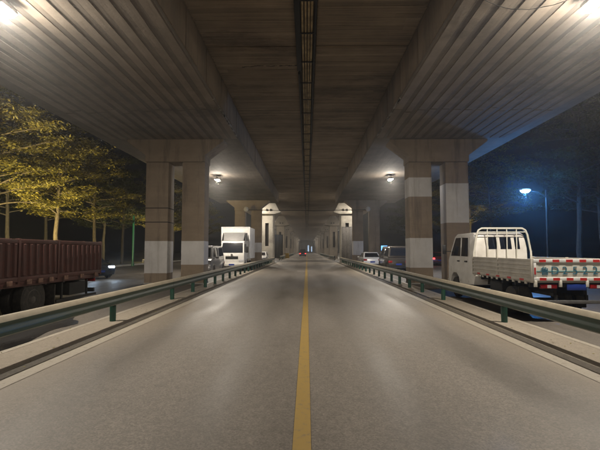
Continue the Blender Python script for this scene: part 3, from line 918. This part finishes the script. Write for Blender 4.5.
for sgn in (0, 1):
    def side(poly, name, mat, th=.012, par=cabo):
        m = MB()
        if sgn == 0: xx = lambda z: cx0 + inset(z) - th * .45
        else: xx = lambda z: cx1 - inset(z) + th * .45
        k = len(poly); d = th * (1 if sgn == 0 else -1)
        v = [(xx(z), y, z) for y, z in poly] + [(xx(z) + d, y, z) for y, z in poly]
        m.add(v, [tuple(range(k)), tuple(range(2 * k - 1, k - 1, -1))] + [(i, i + k, (i + 1) % k + k, (i + 1) % k) for i in range(k)])
        return m.build(name, mat, par)
    side([(cy1 - 1.22, 1.46), (cy1 - 1.18, 2.10), (cy1 - .70, 2.10), (cy1 - .36, 1.56), (cy1 - .36, 1.46)], 'side_window', 'glass_dark')
    side([(cy0 + .62, 1.46), (cy0 + .66, 2.08), (cy1 - 1.32, 2.10), (cy1 - 1.36, 1.46)], 'side_window', 'glass_dark')
    side([(cy1 - 1.265, .60), (cy1 - 1.265, 2.13), (cy1 - 1.285, 2.13), (cy1 - 1.285, .60)], 'door_gap', 'joint_black', .006)
    side([(cy1 - .30, .90), (cy1 - .30, 1.50), (cy1 - .315, 1.50), (cy1 - .315, .90)], 'door_gap', 'joint_black', .006)
    side([(cy0 + .50, .60), (cy0 + .55, 2.10), (cy0 + .565, 2.10), (cy0 + .515, .60)], 'door_gap', 'joint_black', .006)
    side([(cy1 - 1.16, 1.26), (cy1 - 1.16, 1.31), (cy1 - .98, 1.31), (cy1 - .98, 1.26)], 'door_handle', 'plastic_black', .03)
    side([(cy0 + .66, 1.26), (cy0 + .66, 1.31), (cy0 + .84, 1.31), (cy0 + .84, 1.26)], 'door_handle', 'plastic_black', .03)
    xm = -.10 if sgn == 0 else W + .10
    mi = MB().box(xm - .07, xm + .07, cy1 - .24, cy1 - .18, 1.52, 1.86).build('mirror', 'plastic_black', wt, .03)
    xa, xb = sorted((xm, cx0 + .03 if sgn == 0 else cx1 - .03))
    MB().box(xa, xb, cy1 - .24, cy1 - .21, 1.60, 1.63).build('mirror_arm', 'plastic_black', mi)
MB().hexa([(.20, cy1 - .115, 1.46), (W - .20, cy1 - .115, 1.46), (W - .20, cy1 - .15, 1.46), (.20, cy1 - .15, 1.46)],
          [(.26, cy1 - .535, 2.10), (W - .26, cy1 - .535, 2.10), (W - .26, cy1 - .57, 2.10), (.26, cy1 - .57, 2.10)]).build('windscreen', 'glass_dark', wt)
for xx in (.16, W - .46):
    MB().box(xx, xx + .3, cy1 - .05, cy1 + .012, .86, 1.02).build('headlight', 'lamp_clear', wt, .02)
MB().box(.08, W - .08, cy1 - .1, cy1 + .06, .42, .62).build('bumper', 'bed_cream', wt, .03)
ch = MB()
for xx in (.58, 1.28):
    ch.box(xx - .04, xx + .04, .1, cy1 - .2, .58, .78)
for yy in (.25, .95, 1.65, 2.35, 3.05):
    ch.box(.08, W - .08, yy, yy + .07, .78, Z0 - .05)
ch.build('chassis', 'chassis_black', wt)
for xs, sg in ((.12, -1), (W - .12, 1)):
    wheel(wt, xs, 1.35, .36, .19, sg, True)
    wheel(wt, xs, cy1 - .70, .36, .19, sg)
MB().box(.3, W - .3, 1.29, 1.41, .3, .42).build('rear_axle', 'chassis_black', wt, .03)
MB().box(.25, W - .25, cy1 - .76, cy1 - .64, .3, .42).build('front_axle', 'chassis_black', wt, .03)
for xx in (.12, W - .36):
    MB().box(xx, xx + .24, .88, .90, .22, .74).build('mud_flap', 'rubber', wt)
for xx in (.20, W - .58):
    lamp_ = MB().box(xx, xx + .38, .0, .07, .77, .87).build('tail_light', 'lamp_red_off', wt, .012)
    MB().box(xx + .15, xx + .24, -.006, .01, .785, .855).build('reverse_lens', 'lamp_clear', lamp_)
pl = MB().box(.80, 1.24, -.005, .012, .735, .875).build('number_plate', 'plate_blue', wt, .004)
MB().box(.2, W - .2, .03, .06, .80, .90).build('lamp_board', 'chassis_black', wt)
ubr = MB().box(.10, W - .10, .02, .10, .42, .50).build('underrun_bar', 'pole_grey', wt, .012)
for xx in (.58, 1.28):
    MB().box(xx - .03, xx + .03, .04, .09, .50, .62).build('bar_bracket', 'chassis_black', ubr)
MB().box(.25, .75, 2.1, 2.9, .45, .78).build('fuel_tank', 'chassis_black', wt, .05)

# ------------------------------------------------------------------ cars
def car(label, loc, rz, paint, L=4.5, Wd=1.76, H=1.46, belt=.92, kind='sedan', lights=None, group='parked cars'):
    """front towards local +Y, origin at the centre on the ground"""
    nm = {'sedan': 'parked_car', 'van': 'parked_van', 'suv': 'parked_suv'}[kind]
    t = thing(nm, label, 'van' if kind == 'van' else 'car', loc, rz, group)
    h = L / 2; r = .32 if kind == 'sedan' else .34
    yf, yr = h - .82, -h + .78
    def arch(yc):
        return [(yc + .39 * math.cos(a), r + .39 * math.sin(a)) for a in [R(a) for a in (0, 30, 60, 90, 120, 150, 180)]]
    hood = belt - .02 if kind == 'sedan' else belt + .05
    low = .22
    rear_low, rear_top = (-h + .05, -h + .02)
    body = [(h - .10, low)] + [(h, .42), (h - .02, .62), (h - .16, hood - .12), (h - .45, hood - .04), (h - 1.05, belt + .03)]
    body += [(-h + .55, belt + .03), (-h + .10, belt - .02 if kind == 'sedan' else belt + .03), (-h, .66), (-h, .40), (-h + .10, low)]
    body += [p for p in arch(yr)[::-1] if p[1] > low] + [p for p in arch(yf)[::-1] if p[1] > low]
    w = Wd / 2
    bo = MB()
    n = len(body)
    def tum(y, z):
        e = max(0, abs(y) - (h - .6))
        return w - e * e * .16 - max(0, .45 - z) * .12 - max(0, z - .75) * .16
    bo.add([(-tum(y, z), y, z) for y, z in body] + [(tum(y, z), y, z) for y, z in body],
           [tuple(range(n)), tuple(range(2 * n - 1, n - 1, -1))] + [(i, i + n, (i + 1) % n + n, (i + 1) % n) for i in range(n)])
    bo.build('body', paint, t, .05)
    # greenhouse
    if kind == 'sedan': y0, y1, y2, y3 = -h + .38, -h + 1.15, h - 1.95, h - 1.10
    elif kind == 'suv': y0, y1, y2, y3 = -h + .10, -h + .45, h - 1.75, h - 1.05
    else: y0, y1, y2, y3 = -h + .06, -h + .22, h - 1.25, h - .50
    wb, wtp = w - .06, w - .22
    zb = belt + .0
    b = [(-wb, y0, zb), (wb, y0, zb), (wb, y3, zb), (-wb, y3, zb)]
    tp = [(-wtp, y1, H), (wtp, y1, H), (wtp, y2, H), (-wtp, y2, H)]
    MB().hexa(b, tp).build('roof', paint, t, .07, bseg=3)
    def pane(c, name, e=.006):
        # c: 4 corners of a face (bottom a, bottom b, top b, top a) -> inset quad pushed outward
        c = [Vector(p) for p in c]
        nrm = (c[1] - c[0]).cross(c[3] - c[0]).normalized()
        def at(u, v): return (c[0].lerp(c[1], u)).lerp(c[3].lerp(c[2], u), v)
        q = [at(.08, .14), at(.92, .14), at(.92, .84), at(.08, .84)]
        o = [p + nrm * e for p in q]; i_ = [p - nrm * .02 for p in q]
        MB().hexa(i_, o).build(name, 'glass_dark', t)
    pane((b[0], b[1], tp[1], tp[0]), 'rear_window')
    pane((b[2], b[3], tp[3], tp[2]), 'windscreen')
    for (a0, a1, a2, a3) in (((b[1]), (b[2]), (tp[2]), (tp[1])), ((b[3]), (b[0]), (tp[0]), (tp[3]))):
        A, B, Cc, D = [Vector(p) for p in (a0, a1, a2, a3)]
        for u0, u1 in ((0.02, .50), (.50, .98)):
            pane((A.lerp(B, u0), A.lerp(B, u1), D.lerp(Cc, u1), D.lerp(Cc, u0)), 'side_window')
    for s in (-1, 1):
        wheel(t, s * (w - .02), yf, r, .2, s)
        wheel(t, s * (w - .02), yr, r, .2, s)
        MB().box(*sorted((s * (w - .42), s * (w - .08))), h - .22, h - .035, .60, .74).build('headlight', 'head_on' if lights == 'head' else 'lamp_clear', t, .03)
        MB().box(*sorted((s * (w - .36), s * (w - .05))), -h - .008, -h + .16, .66, .84).build('tail_light', 'tail_on' if lights == 'tail' else 'lamp_red_off', t, .03)
        MB().box(*sorted((s * (w - .02), s * (w + .17))), h - 1.42, h - 1.30, belt, belt + .14).build('mirror', paint, t, .03)
    MB().box(-.22, .22, -h - .012, -h + .01, .50, .63).build('number_plate', 'plate_blue', t)
    MB().box(-.22, .22, h - .01, h + .012, .38, .50).build('number_plate', 'plate_blue', t)
    MB().box(-.45, .45, h - .05, h + .006, .52, .60).build('grille', 'plastic_black', t, .01)
    MB().box(-w + .15, w - .15, -h - .004, -h + .1, .24, .38).build('rear_bumper', 'plastic_black', t, .02)
    MB().box(-w + .1, w - .1, -h + .3, h - .3, .16, .30).build('underbody', 'chassis_black', t)
    return t
car('white sedan seen from behind in front of the far twin columns', (6.12, 42.1, 0), 0, 'car_white')
car('white hatchback with red tail lights beside the dark van', (7.95, 42.0, 0), 0, 'car_white', L=4.2, H=1.5, kind='suv', lights=None)
car('dark brown van parked behind the right guardrail', (7.1, 35.4, 0), 0, 'car_brown', L=4.6, Wd=1.72, H=1.98, belt=1.1, kind='van')
car('red car with lit tail lights on the right side road', (14.2, 48.0, 0), 0, 'car_red', H=1.45, lights='tail', group='moving cars')
car('grey van facing the viewer beside the left twin columns', (-6.9, 29.0, 0), math.pi, 'car_grey', L=4.5, Wd=1.8, H=1.95, belt=1.1, kind='van')
car('white car half hidden behind the far left twin columns', (-5.75, 53.0, 0), math.pi, 'car_white')
lc = car('dark car with bright headlights behind the end of the red truck', (-13.55, 25.8, 0), R(-130), 'car_dark', lights='head', group='moving cars')
for s in (-1, 1):
    ld = bpy.data.lights.new('headlight_beam', 'SPOT'); ld.energy = 70; ld.color = (.55, .75, 1.0)
    ld.spot_size = R(60); ld.spot_blend = .6; ld.shadow_soft_size = .05
    lo = bpy.data.objects.new('headlight_beam', ld); C.objects.link(lo); lo.parent = lc
    lo.location = (s * .62, 2.30, .67); lo.rotation_euler = (R(89), 0, 0)
car('far vehicle with glowing red tail lights at the end of the road', (-1.1, 112, 0), 0, 'car_dark', H=1.9, belt=1.1, kind='van', lights='tail', group='moving cars')

# ------------------------------------------------------------------ white box truck, left, facing the viewer
bt = thing('box_truck', 'white box truck facing the viewer in front of the far columns', 'truck', (-5.95, 33.6, 0), math.pi)
# local front towards +Y (turned round), y 0 = cab front
MB().box(-1.18, 1.18, -5.2, -1.75, .95, 3.58).build('cargo_box', 'box_white', bt, .03)
fm = MB()
for a in ((-1.2, -1.12, .95, 3.6), (1.12, 1.2, .95, 3.6), (-1.12, 1.12, 3.52, 3.6), (-1.12, 1.12, .95, 1.03)):
    fm.box(a[0], a[1], -1.78, -1.72, a[2], a[3])
fm.build('box_frame', 'reflect_white', bt, .01)
cp = [(-1.6, .62), (-1.6, 2.3), (-1.45, 2.42), (-.75, 2.42), (-.5, 2.32), (-.06, 1.42), (.0, 1.2), (.0, .5), (-.12, .42), (-.35, .42), (-.42, .70), (-.62, .86), (-.92, .86), (-1.12, .70), (-1.2, .5)]
nn = len(cp)
def ins2(z): return max(0, z - 1.4) * .09
MB().add([(-.98 + ins2(z), y, z) for y, z in cp] + [(.98 - ins2(z), y, z) for y, z in cp],
         [tuple(range(nn)), tuple(range(2 * nn - 1, nn - 1, -1))] + [(i, i + nn, (i + 1) % nn + nn, (i + 1) % nn) for i in range(nn)]).build('cab', 'white_paint', bt, .05)
MB().hexa([(-.86, -.055, 1.46), (.86, -.055, 1.46), (.86, -.115, 1.46), (-.86, -.115, 1.46)],
          [(-.80, -.445, 2.25), (.80, -.445, 2.25), (.80, -.52, 2.25), (-.80, -.52, 2.25)]).build('windscreen', 'glass_dark', bt)
# sloping wind deflector on the cab roof
df = MB().add([(-.82, -.7, 2.43), (.82, -.7, 2.43), (.9, -1.55, 2.43), (-.9, -1.55, 2.43), (-.86, -1.30, 3.10), (.86, -1.30, 3.10), (.9, -1.55, 3.12), (-.9, -1.55, 3.12)],
              [(3, 2, 1, 0), (4, 5, 6, 7), (0, 1, 5, 4), (1, 2, 6, 5), (2, 3, 7, 6), (3, 0, 4, 7)]).build('wind_deflector', 'car_silver', bt, .05)
for s in (-1, 1):
    MB().hexa([(s * .95, -.9, 2.43), (s * 1.0, -.9, 2.43), (s * 1.04, -1.6, 2.43), (s * .99, -1.6, 2.43)],
              [(s * .9, -1.35, 3.05), (s * .95, -1.35, 3.05), (s * 1.0, -1.6, 3.1), (s * .95, -1.6, 3.1)]).build('side_fairing', 'plastic_black', bt, .01)
    wheel(bt, s * .93, -.77, .38, .2, s)
    wheel(bt, s * 1.0, -4.0, .38, .2, s, True)
    MB().box(*sorted((s * .55, s * .93)), -.08, .012, .72, .92).build('headlight', 'lamp_clear', bt, .03)
    MB().box(*sorted((s * 1.08, s * 1.26)), -.35, -.28, 1.45, 1.95).build('mirror', 'plastic_black', bt, .03)
    MB().prism([(-1.35, 1.45), (-1.3, 2.15), (-.62, 2.15), (-.28, 1.5)], 'x', *sorted((s * .97, s * .90))).build('side_window', 'glass_dark', bt)
MB().box(-.5, .5, -.04, .015, .95, 1.18).build('grille', 'plastic_black', bt, .02)
MB().lathe([(.09, 0), (.09, .02)], (0, .012, 1.28), 'y', 16).build('badge', 'bolt_steel', bt)
MB().box(-.98, .98, -.12, .08, .40, .64).build('bumper', 'white_paint', bt, .04)
MB().box(-.22, .22, .08, .09, .46, .58).build('number_plate', 'plate_blue', bt)
MB().box(-.5, .5, -5.1, -1.2, .60, .94).build('chassis', 'chassis_black', bt)

# ------------------------------------------------------------------ small things at the crossing
def hoarding(label, x, y, w, h, mat, frame):
    t = thing('hoarding', label, 'hoarding', (x, y, 0))  # also used for the plain grey panel on the right
    for k in range(3):
        MB().box(-w / 2 + k * w / 3 + .01, -w / 2 + (k + 1) * w / 3 - .01, -.02, .02, .25, h - .05).build('panel', mat, t, .008)
    fm = MB()
    fm.box(-w / 2 - .05, -w / 2, -.04, .04, 0, h); fm.box(w / 2, w / 2 + .05, -.04, .04, 0, h)
    fm.box(-w / 2, w / 2, -.04, .04, h - .05, h); fm.box(-w / 2, w / 2, -.04, .04, .18, .25)
    fm.build('frame', frame, t)
    for s in (-1, 1):
        MB().hexa([(s * w / 2 - .03, .04, 0), (s * w / 2 + .03, .04, 0), (s * w / 2 + .03, .9, 0), (s * w / 2 - .03, .9, 0)],
                  [(s * w / 2 - .03, .04, 1.6), (s * w / 2 + .03, .04, 1.6), (s * w / 2 + .03, .08, 1.6), (s * w / 2 - .03, .08, 1.6)]).build('brace', frame, t)
    return t
hoarding('tall dark blue hoarding beyond the first flared pier on the left', -5.2, 78, 1.5, 4.5, 'hoarding_blue', 'chassis_black')
hoarding('tall grey panel standing before the first flared pier on the right', 5.25, 55.6, 1.35, 4.7, 'panel_grey', 'pole_grey')  # flat grey upright panel before the column front
def barrier(label, x, y, mat, rz=0):
    t = thing('road_barrier', label, 'barrier', (x, y, 0), rz, 'plastic road barriers')
    MB().prism([(-.28, 0), (-.25, .18), (-.12, .42), (-.10, 1.0), (.10, 1.0), (.12, .42), (.25, .18), (.28, 0)], 'y', -.6, .6).build('shell', mat, t, .03)
    MB().lathe([(.06, 1.0), (.06, 1.03), (.03, 1.05)], (0, .3, 0), 'z', 10).build('filler_cap', 'plastic_black', t)
    return t
barrier('yellow plastic barrier beside the left edge of the far road', -4.3, 88, 'barrier_yellow', R(70))
barrier('white plastic barrier next to the yellow one at the far left', -5.6, 87, 'barrier_white', R(80))
ls = thing('light_sign', 'small glowing blue sign beside the right side road', 'sign', (11.2, 62, 0))
MB().tube([(0, 0, -.1), (0, 0, 1.6)], .05, 10).build('sign_post', 'pole_grey', ls)
MB().box(-.5, .5, -.08, .08, 1.55, 2.35).build('sign_case', 'plastic_black', ls, .02)
MB().box(-.45, .45, -.09, -.075, 1.6, 2.3).build('sign_face', 'sign_blue', ls)
for k, (x, z0, z1, w) in enumerate(((.9, .6, 5.0, 1.2), (3.2, .4, 4.2, 1.0))):
    t = thing('far_light_sign', ('bluish lit signboard at the far end of the road', 'dim lit signboard to the right at the road end')[k], 'sign', (x, 296, 0))
    MB().box(-w / 2, w / 2, -.1, .1, z0, z1).build('sign_case', 'plastic_black', t)
    MB().box(-w / 2 + .1, w / 2 - .1, -.13, -.1, z0 + .1, z1 - .1).build('sign_face', 'sign_white', t)
    MB().box(-.1, .1, -.08, .08, -.1, z0).build('sign_post', 'pole_grey', t)

# ------------------------------------------------------------------ street lamp and added tree lights
def street_lamp(x, y, h, arm, label, lens, col, power, pole='pole_grey'):
    t = thing('street_lamp', label, 'street lamp', (x, y, 0))
    MB().lathe([(.16, 0), (.16, .5), (.09, .55), (.05, h)], (0, 0, 0), 'z', 12).build('pole', pole, t, smooth=True)
    MB().tube([(0, 0, h - .5), (arm * .4, 0, h - .1), (arm, 0, h)], [.045, .04, .035], 8).build('arm', pole, t, smooth=True)
    hd = MB().prism([(arm - .35, h - .02), (arm - .3, h + .1), (arm + .3, h + .1), (arm + .35, h - .02)], 'y', -.14, .14).build('lamp_head', 'lamp_housing', t, .02)
    MB().lathe([(.05, -.15), (.20, -.12), (.29, -.03), (.30, 0)], (arm, 0, h - .02), 'z', 18).build('lens', lens, hd, smooth=True)
    ld = bpy.data.lights.new('lamp_light', 'POINT')
    ld.energy = power; ld.color = col; ld.shadow_soft_size = .12
    lo = bpy.data.objects.new('lamp_light', ld); C.objects.link(lo)
    lo.parent = t; lo.location = (arm, 0, h - .34)
    return t
WARM = (1.0, .80, .36)
def tree_light(x, y, az, power, label):  # unseen warm spotlight, added to brighten the tree crowns
    t = thing('added_tree_light', label, 'floodlight', (x, y, .10), az, 'added lights aimed at the trees')
    MB().box(-.12, .12, -.12, .12, 0, .04).build('base_plate', 'lamp_housing', t, .01)
    MB().tube([(-.15, 0, .03), (-.15, 0, .30)], .015, 6).tube([(.15, 0, .03), (.15, 0, .30)], .015, 6).tube([(-.15, 0, .03), (.15, 0, .03)], .015, 6).build('yoke', 'lamp_housing', t)
    hd = MB().prism([(-.10, .16), (-.07, .42), (.02, .46), (.10, .24)], 'x', -.14, .14).build('lamp_head', 'lamp_housing', t, .015)
    MB().hexa([(-.12, .025, .455), (.12, .025, .455), (.12, .105, .245), (-.12, .105, .245)][::-1],
              [(-.12, .035, .46), (.12, .035, .46), (.12, .115, .25), (-.12, .115, .25)][::-1]).build('lens', 'warm_lens', hd)
    ld = bpy.data.lights.new('lamp_light', 'SPOT')
    ld.energy = power; ld.color = WARM; ld.shadow_soft_size = .10
    ld.spot_size = R(108); ld.spot_blend = .7
    lo = bpy.data.objects.new('lamp_light', ld); C.objects.link(lo)
    lo.parent = t; lo.location = (0, .14, .40); lo.rotation_euler = (R(90 + 38), 0, 0)
tree_light(-18.9, 17.5, R(14), 21000, 'added warm floodlight at the kerb left of the frame lighting the nearest yellow tree')
tree_light(-18.6, 27.0, R(20), 7500, 'added warm floodlight behind the red cargo body lighting the tree with a bright trunk')
tree_light(-18.9, 49.0, R(24), 5500, 'added warm floodlight hidden behind the left twin columns')
tree_light(17.7, 43.5, R(-14), 2200, 'added warm floodlight hidden behind the right twin columns')
street_lamp(15.7, 28.0, 5.6, -1.35, 'street lamp with a blue white glow behind the flatbed truck', 'blue_lens', (.08, .36, 1.0), 1050, 'tray_black')
gp = thing('green_post', 'thin green post among the trees left of the twin columns', 'post', (-18.3, 44.5, 0))
MB().lathe([(.10, -.1), (.10, 5.2), (.05, 5.3)], (0, 0, 0), 'z', 12).build('shaft', 'pole_green', gp, smooth=True)
MB().lathe([(.16, 0), (.16, .25), (.11, .3)], (0, 0, 0), 'z', 12).build('base', 'pole_green', gp, smooth=True)

# ------------------------------------------------------------------ trees
def tree_meshes(seed, h, spread, nlimb, leaf, dens, layer=.26):
    rg = random.Random(seed); nr = np.random.default_rng(seed)
    tr = MB()
    pts = []; x = y = 0
    for k in range(9):
        pts.append((x, y, h * .92 * k / 8)); x += rg.uniform(-.10, .10); y += rg.uniform(-.10, .10)
    tr.tube(pts, [.17 * (1 - .85 * k / 8) + .015 for k in range(9)], 9)
    clumps = []
    for i in range(nlimb):
        t = .34 + .62 * (i + rg.random() * .8) / nlimb
        az = i * 2.4 + rg.uniform(-.5, .5)
        base = Vector(pts[min(8, int(t / .92 * 8))]); base.z = h * t * .98
        ln = spread * (1.15 - .75 * abs(t - .55) * 1.6) * rg.uniform(.65, 1.15)
        rise = rg.uniform(.05, .45)
        p = base.copy(); path = [tuple(p)]
        d = Vector((math.cos(az), math.sin(az), rise))
        for q in range(5):
            p = p + d * (ln / 5); d.z += rg.uniform(-.16, .08); d.x += rg.uniform(-.15, .15); d.y += rg.uniform(-.15, .15)
            path.append(tuple(p))
            if q >= 1:
                for c in range(1 if q < 3 else 2):
                    clumps.append((p + Vector((rg.gauss(0, .25), rg.gauss(0, .25), rg.gauss(.05, .12))), rg.uniform(.35, .8)))
            if q in (2, 3):
                d2 = Vector((d.x + rg.uniform(-.9, .9), d.y + rg.uniform(-.9, .9), rg.uniform(-.1, .35)))
                e = p + d2 * ln * .28
                tr.tube([tuple(p), tuple(p.lerp(e, .5) + Vector((0, 0, .05))), tuple(e)], [.02, .014, .006], 5, False)
                for c in range(2):
                    clumps.append((p.lerp(e, rg.uniform(.3, 1.1)) + Vector((rg.gauss(0, .2), rg.gauss(0, .2), rg.gauss(.04, .12))), rg.uniform(.3, .7)))
        tr.tube(path, [.055 * (1 - .15 * k) for k in range(6)], 6, False)
    P = []; 
    for c, r in clumps:
        n = int(dens * (r / .5) ** 2 * rg.uniform(.4, 1.4))
        o = nr.normal(0, 1, (n, 3)) * np.array([r, r, r * layer]) * .62
        P.append(o + np.array(c))
    P = np.concatenate(P); n = len(P)
    a = nr.uniform(0, 2 * np.pi, n); tl = nr.normal(0, .55, n)
    u = np.stack([np.cos(a), np.sin(a), nr.normal(0, .35, n)], 1)
    w = np.stack([-np.sin(a) * np.cos(tl), np.cos(a) * np.cos(tl), np.sin(tl)], 1)
    sz = leaf * nr.uniform(.6, 1.35, (n, 1))
    V = np.stack([P - u * sz, P + w * sz * .48, P + u * sz, P - w * sz * .48], 1).reshape(-1, 3)
    F = np.arange(4 * n).reshape(-1, 4)
    me = bpy.data.meshes.new('crown')
    me.from_pydata(V.tolist(), [], F.tolist())
    return tr, me
PROTO = []
for sd, h, sp, nl, lf, dn in ((21, 12.5, 3.8, 30, .10, 62), (22, 11.5, 3.3, 26, .10, 58), (23, 12.5, 3.1, 24, .095, 40)):
    PROTO.append((sd, tree_meshes(sd, h, sp, nl, lf, dn)))
def plant_tree(pi, loc, rz, sc, label, leaf, bark, group):
    sd, (tr, me) = PROTO[pi]
    key = (pi, leaf, bark)
    if key not in TM:
        tm = tr.mesh('trunk', bark, smooth=True)
        cm = me.copy(); cm.materials.append(M[leaf])
        TM[key] = (tm, cm)
    t = thing('street_tree', label, 'tree', loc, rz, group)
    t.scale = (sc, sc, sc)
    link('trunk', TM[key][0], t); link('crown', TM[key][1], t)
    return t
TM = {}
LG = 'trees along the left side road'
RG = 'trees along the right side road'
plant_tree(0, (-19.9, 26.5, .1), 0.3, 1.0, 'yellow leaved tree at the left edge of the photo, brightest crown', 'leaf_yellow', 'bark', LG)
plant_tree(1, (-21.4, 16.0, .1), 1.3, 1.0, 'yellow leaved tree left of the frame beside the added floodlight', 'leaf_yellow', 'bark', LG)
plant_tree(1, (-20.0, 33.5, .1), 2.2, 1.05, 'yellow leaved tree with a lit trunk behind the red cargo body', 'leaf_yellow', 'bark', LG)
plant_tree(2, (-20.3, 40.5, .1), 4.2, 1.0, 'slim yellow leaved tree behind the far end of the red truck', 'leaf_yellow', 'bark', LG)
plant_tree(0, (-20.8, 47.5, .1), 5.1, .95, 'dim tree just left of the twin columns on the left', 'leaf_green', 'bark_dark', LG)
plant_tree(1, (-20.2, 55.0, .1), .9, 1.0, 'yellow leaved tree seen through the gap of the left twin columns', 'leaf_yellow', 'bark', LG)
for k, y in enumerate((64, 74, 84)):
    plant_tree((2, 0, 1)[k], (-20.4, y, .1), 1.7 * k, 1.0, ('nearest', 'middle', 'farthest')[k] + ' of three dark street trees far down the left side road', 'leaf_yellow', 'bark_dark', LG)
for k, (x, y) in enumerate(((-27, 22), (-28, 30), (-27, 38), (-28.5, 46), (-27, 56))):
    plant_tree(k % 3, (x, y, .1), 2.1 * k + .4, 1.1, '%s dark tree of the second row behind the yellow leaved trees, counted from the left' % ('first', 'second', 'third', 'fourth', 'fifth')[k], 'leaf_green', 'bark_dark', 'second row of trees on the left')
plant_tree(2, (19.4, 30.5, .1), 1.0, 1.1, 'tree with a straight trunk right behind the blue street lamp', 'leaf_green', 'bark_dark', RG)
plant_tree(2, (21.4, 31.0, .1), 2.7, 1.0, 'tree with a pale trunk to the right of the blue street lamp', 'leaf_green', 'bark_dark', RG)
plant_tree(2, (21.8, 25.0, .1), 3.9, .9, 'dark tree at the right edge of the photo', 'leaf_green', 'bark_dark', RG)
plant_tree(1, (17.9, 41.5, .1), 3.9, 1.05, 'yellow leaved tree beside the right twin columns, left of the blue lamp', 'leaf_yellow', 'bark', RG)
plant_tree(0, (18.6, 49.0, .1), 3.9, 1.0, 'yellow leaved tree seen through the gap of the right twin columns', 'leaf_yellow', 'bark', RG)
plant_tree(2, (18.6, 58.0, .1), 4.9, 1.0, 'tall tree seen just right of the far twin columns on the right', 'leaf_yellow', 'bark', RG)
for k, y in enumerate((68, 78)):
    plant_tree(k, (18.4, y, .1), 1.1 * k, 1.0, ('nearer', 'farther')[k] + ' of two dark street trees far down the right side road', 'leaf_green', 'bark_dark', RG)
# ------------------------------------------------------------------ thin haze added for the halo round the lamps
hz = MB().box(-705, 705, -305, 905, -1.2, 16.0)
hm = bpy.data.materials.new('haze'); hm.use_nodes = True
hn = hm.node_tree
hn.nodes.remove(hn.nodes['Principled BSDF'])
pv = hn.nodes.new('ShaderNodeVolumePrincipled')
pv.inputs['Color'].default_value = (.9, .9, .9, 1)
pv.inputs['Density'].default_value = HAZE
pv.inputs['Anisotropy'].default_value = .82
hn.links.new(pv.outputs['Volume'], hn.nodes['Material Output'].inputs['Volume'])
M['haze'] = hm
tag(hz.build('haze', 'haze'), kind='stuff')

# ------------------------------------------------------------------ fallen leaves and grit on the shoulders
nr = np.random.default_rng(4)
n = 700
side = nr.choice([-1, 1], n)
xs = side * (4.0 + np.abs(nr.normal(0, .42, n)))
ys = nr.uniform(2, 50, n)
an = nr.uniform(0, 6.28, n); sz = nr.uniform(.012, .035, n)
V = []; F = []
for i in range(n):
    c_, s_ = math.cos(an[i]) * sz[i], math.sin(an[i]) * sz[i]
    z = .016; t_ = nr.uniform(.002, .012)
    V += [(xs[i] - c_, ys[i] - s_, z), (xs[i] - s_ * .5, ys[i] + c_ * .5, z + t_), (xs[i] + c_, ys[i] + s_, z + t_ * .5), (xs[i] + s_ * .5, ys[i] - c_ * .5, z)]
    F.append((4 * i, 4 * i + 1, 4 * i + 2, 4 * i + 3))
lm = bpy.data.meshes.new('fallen_leaves'); lm.from_pydata(V, [], F); lm.materials.append(M['leaf_yellow'])
tag(link('fallen_leaves', lm), kind='stuff')
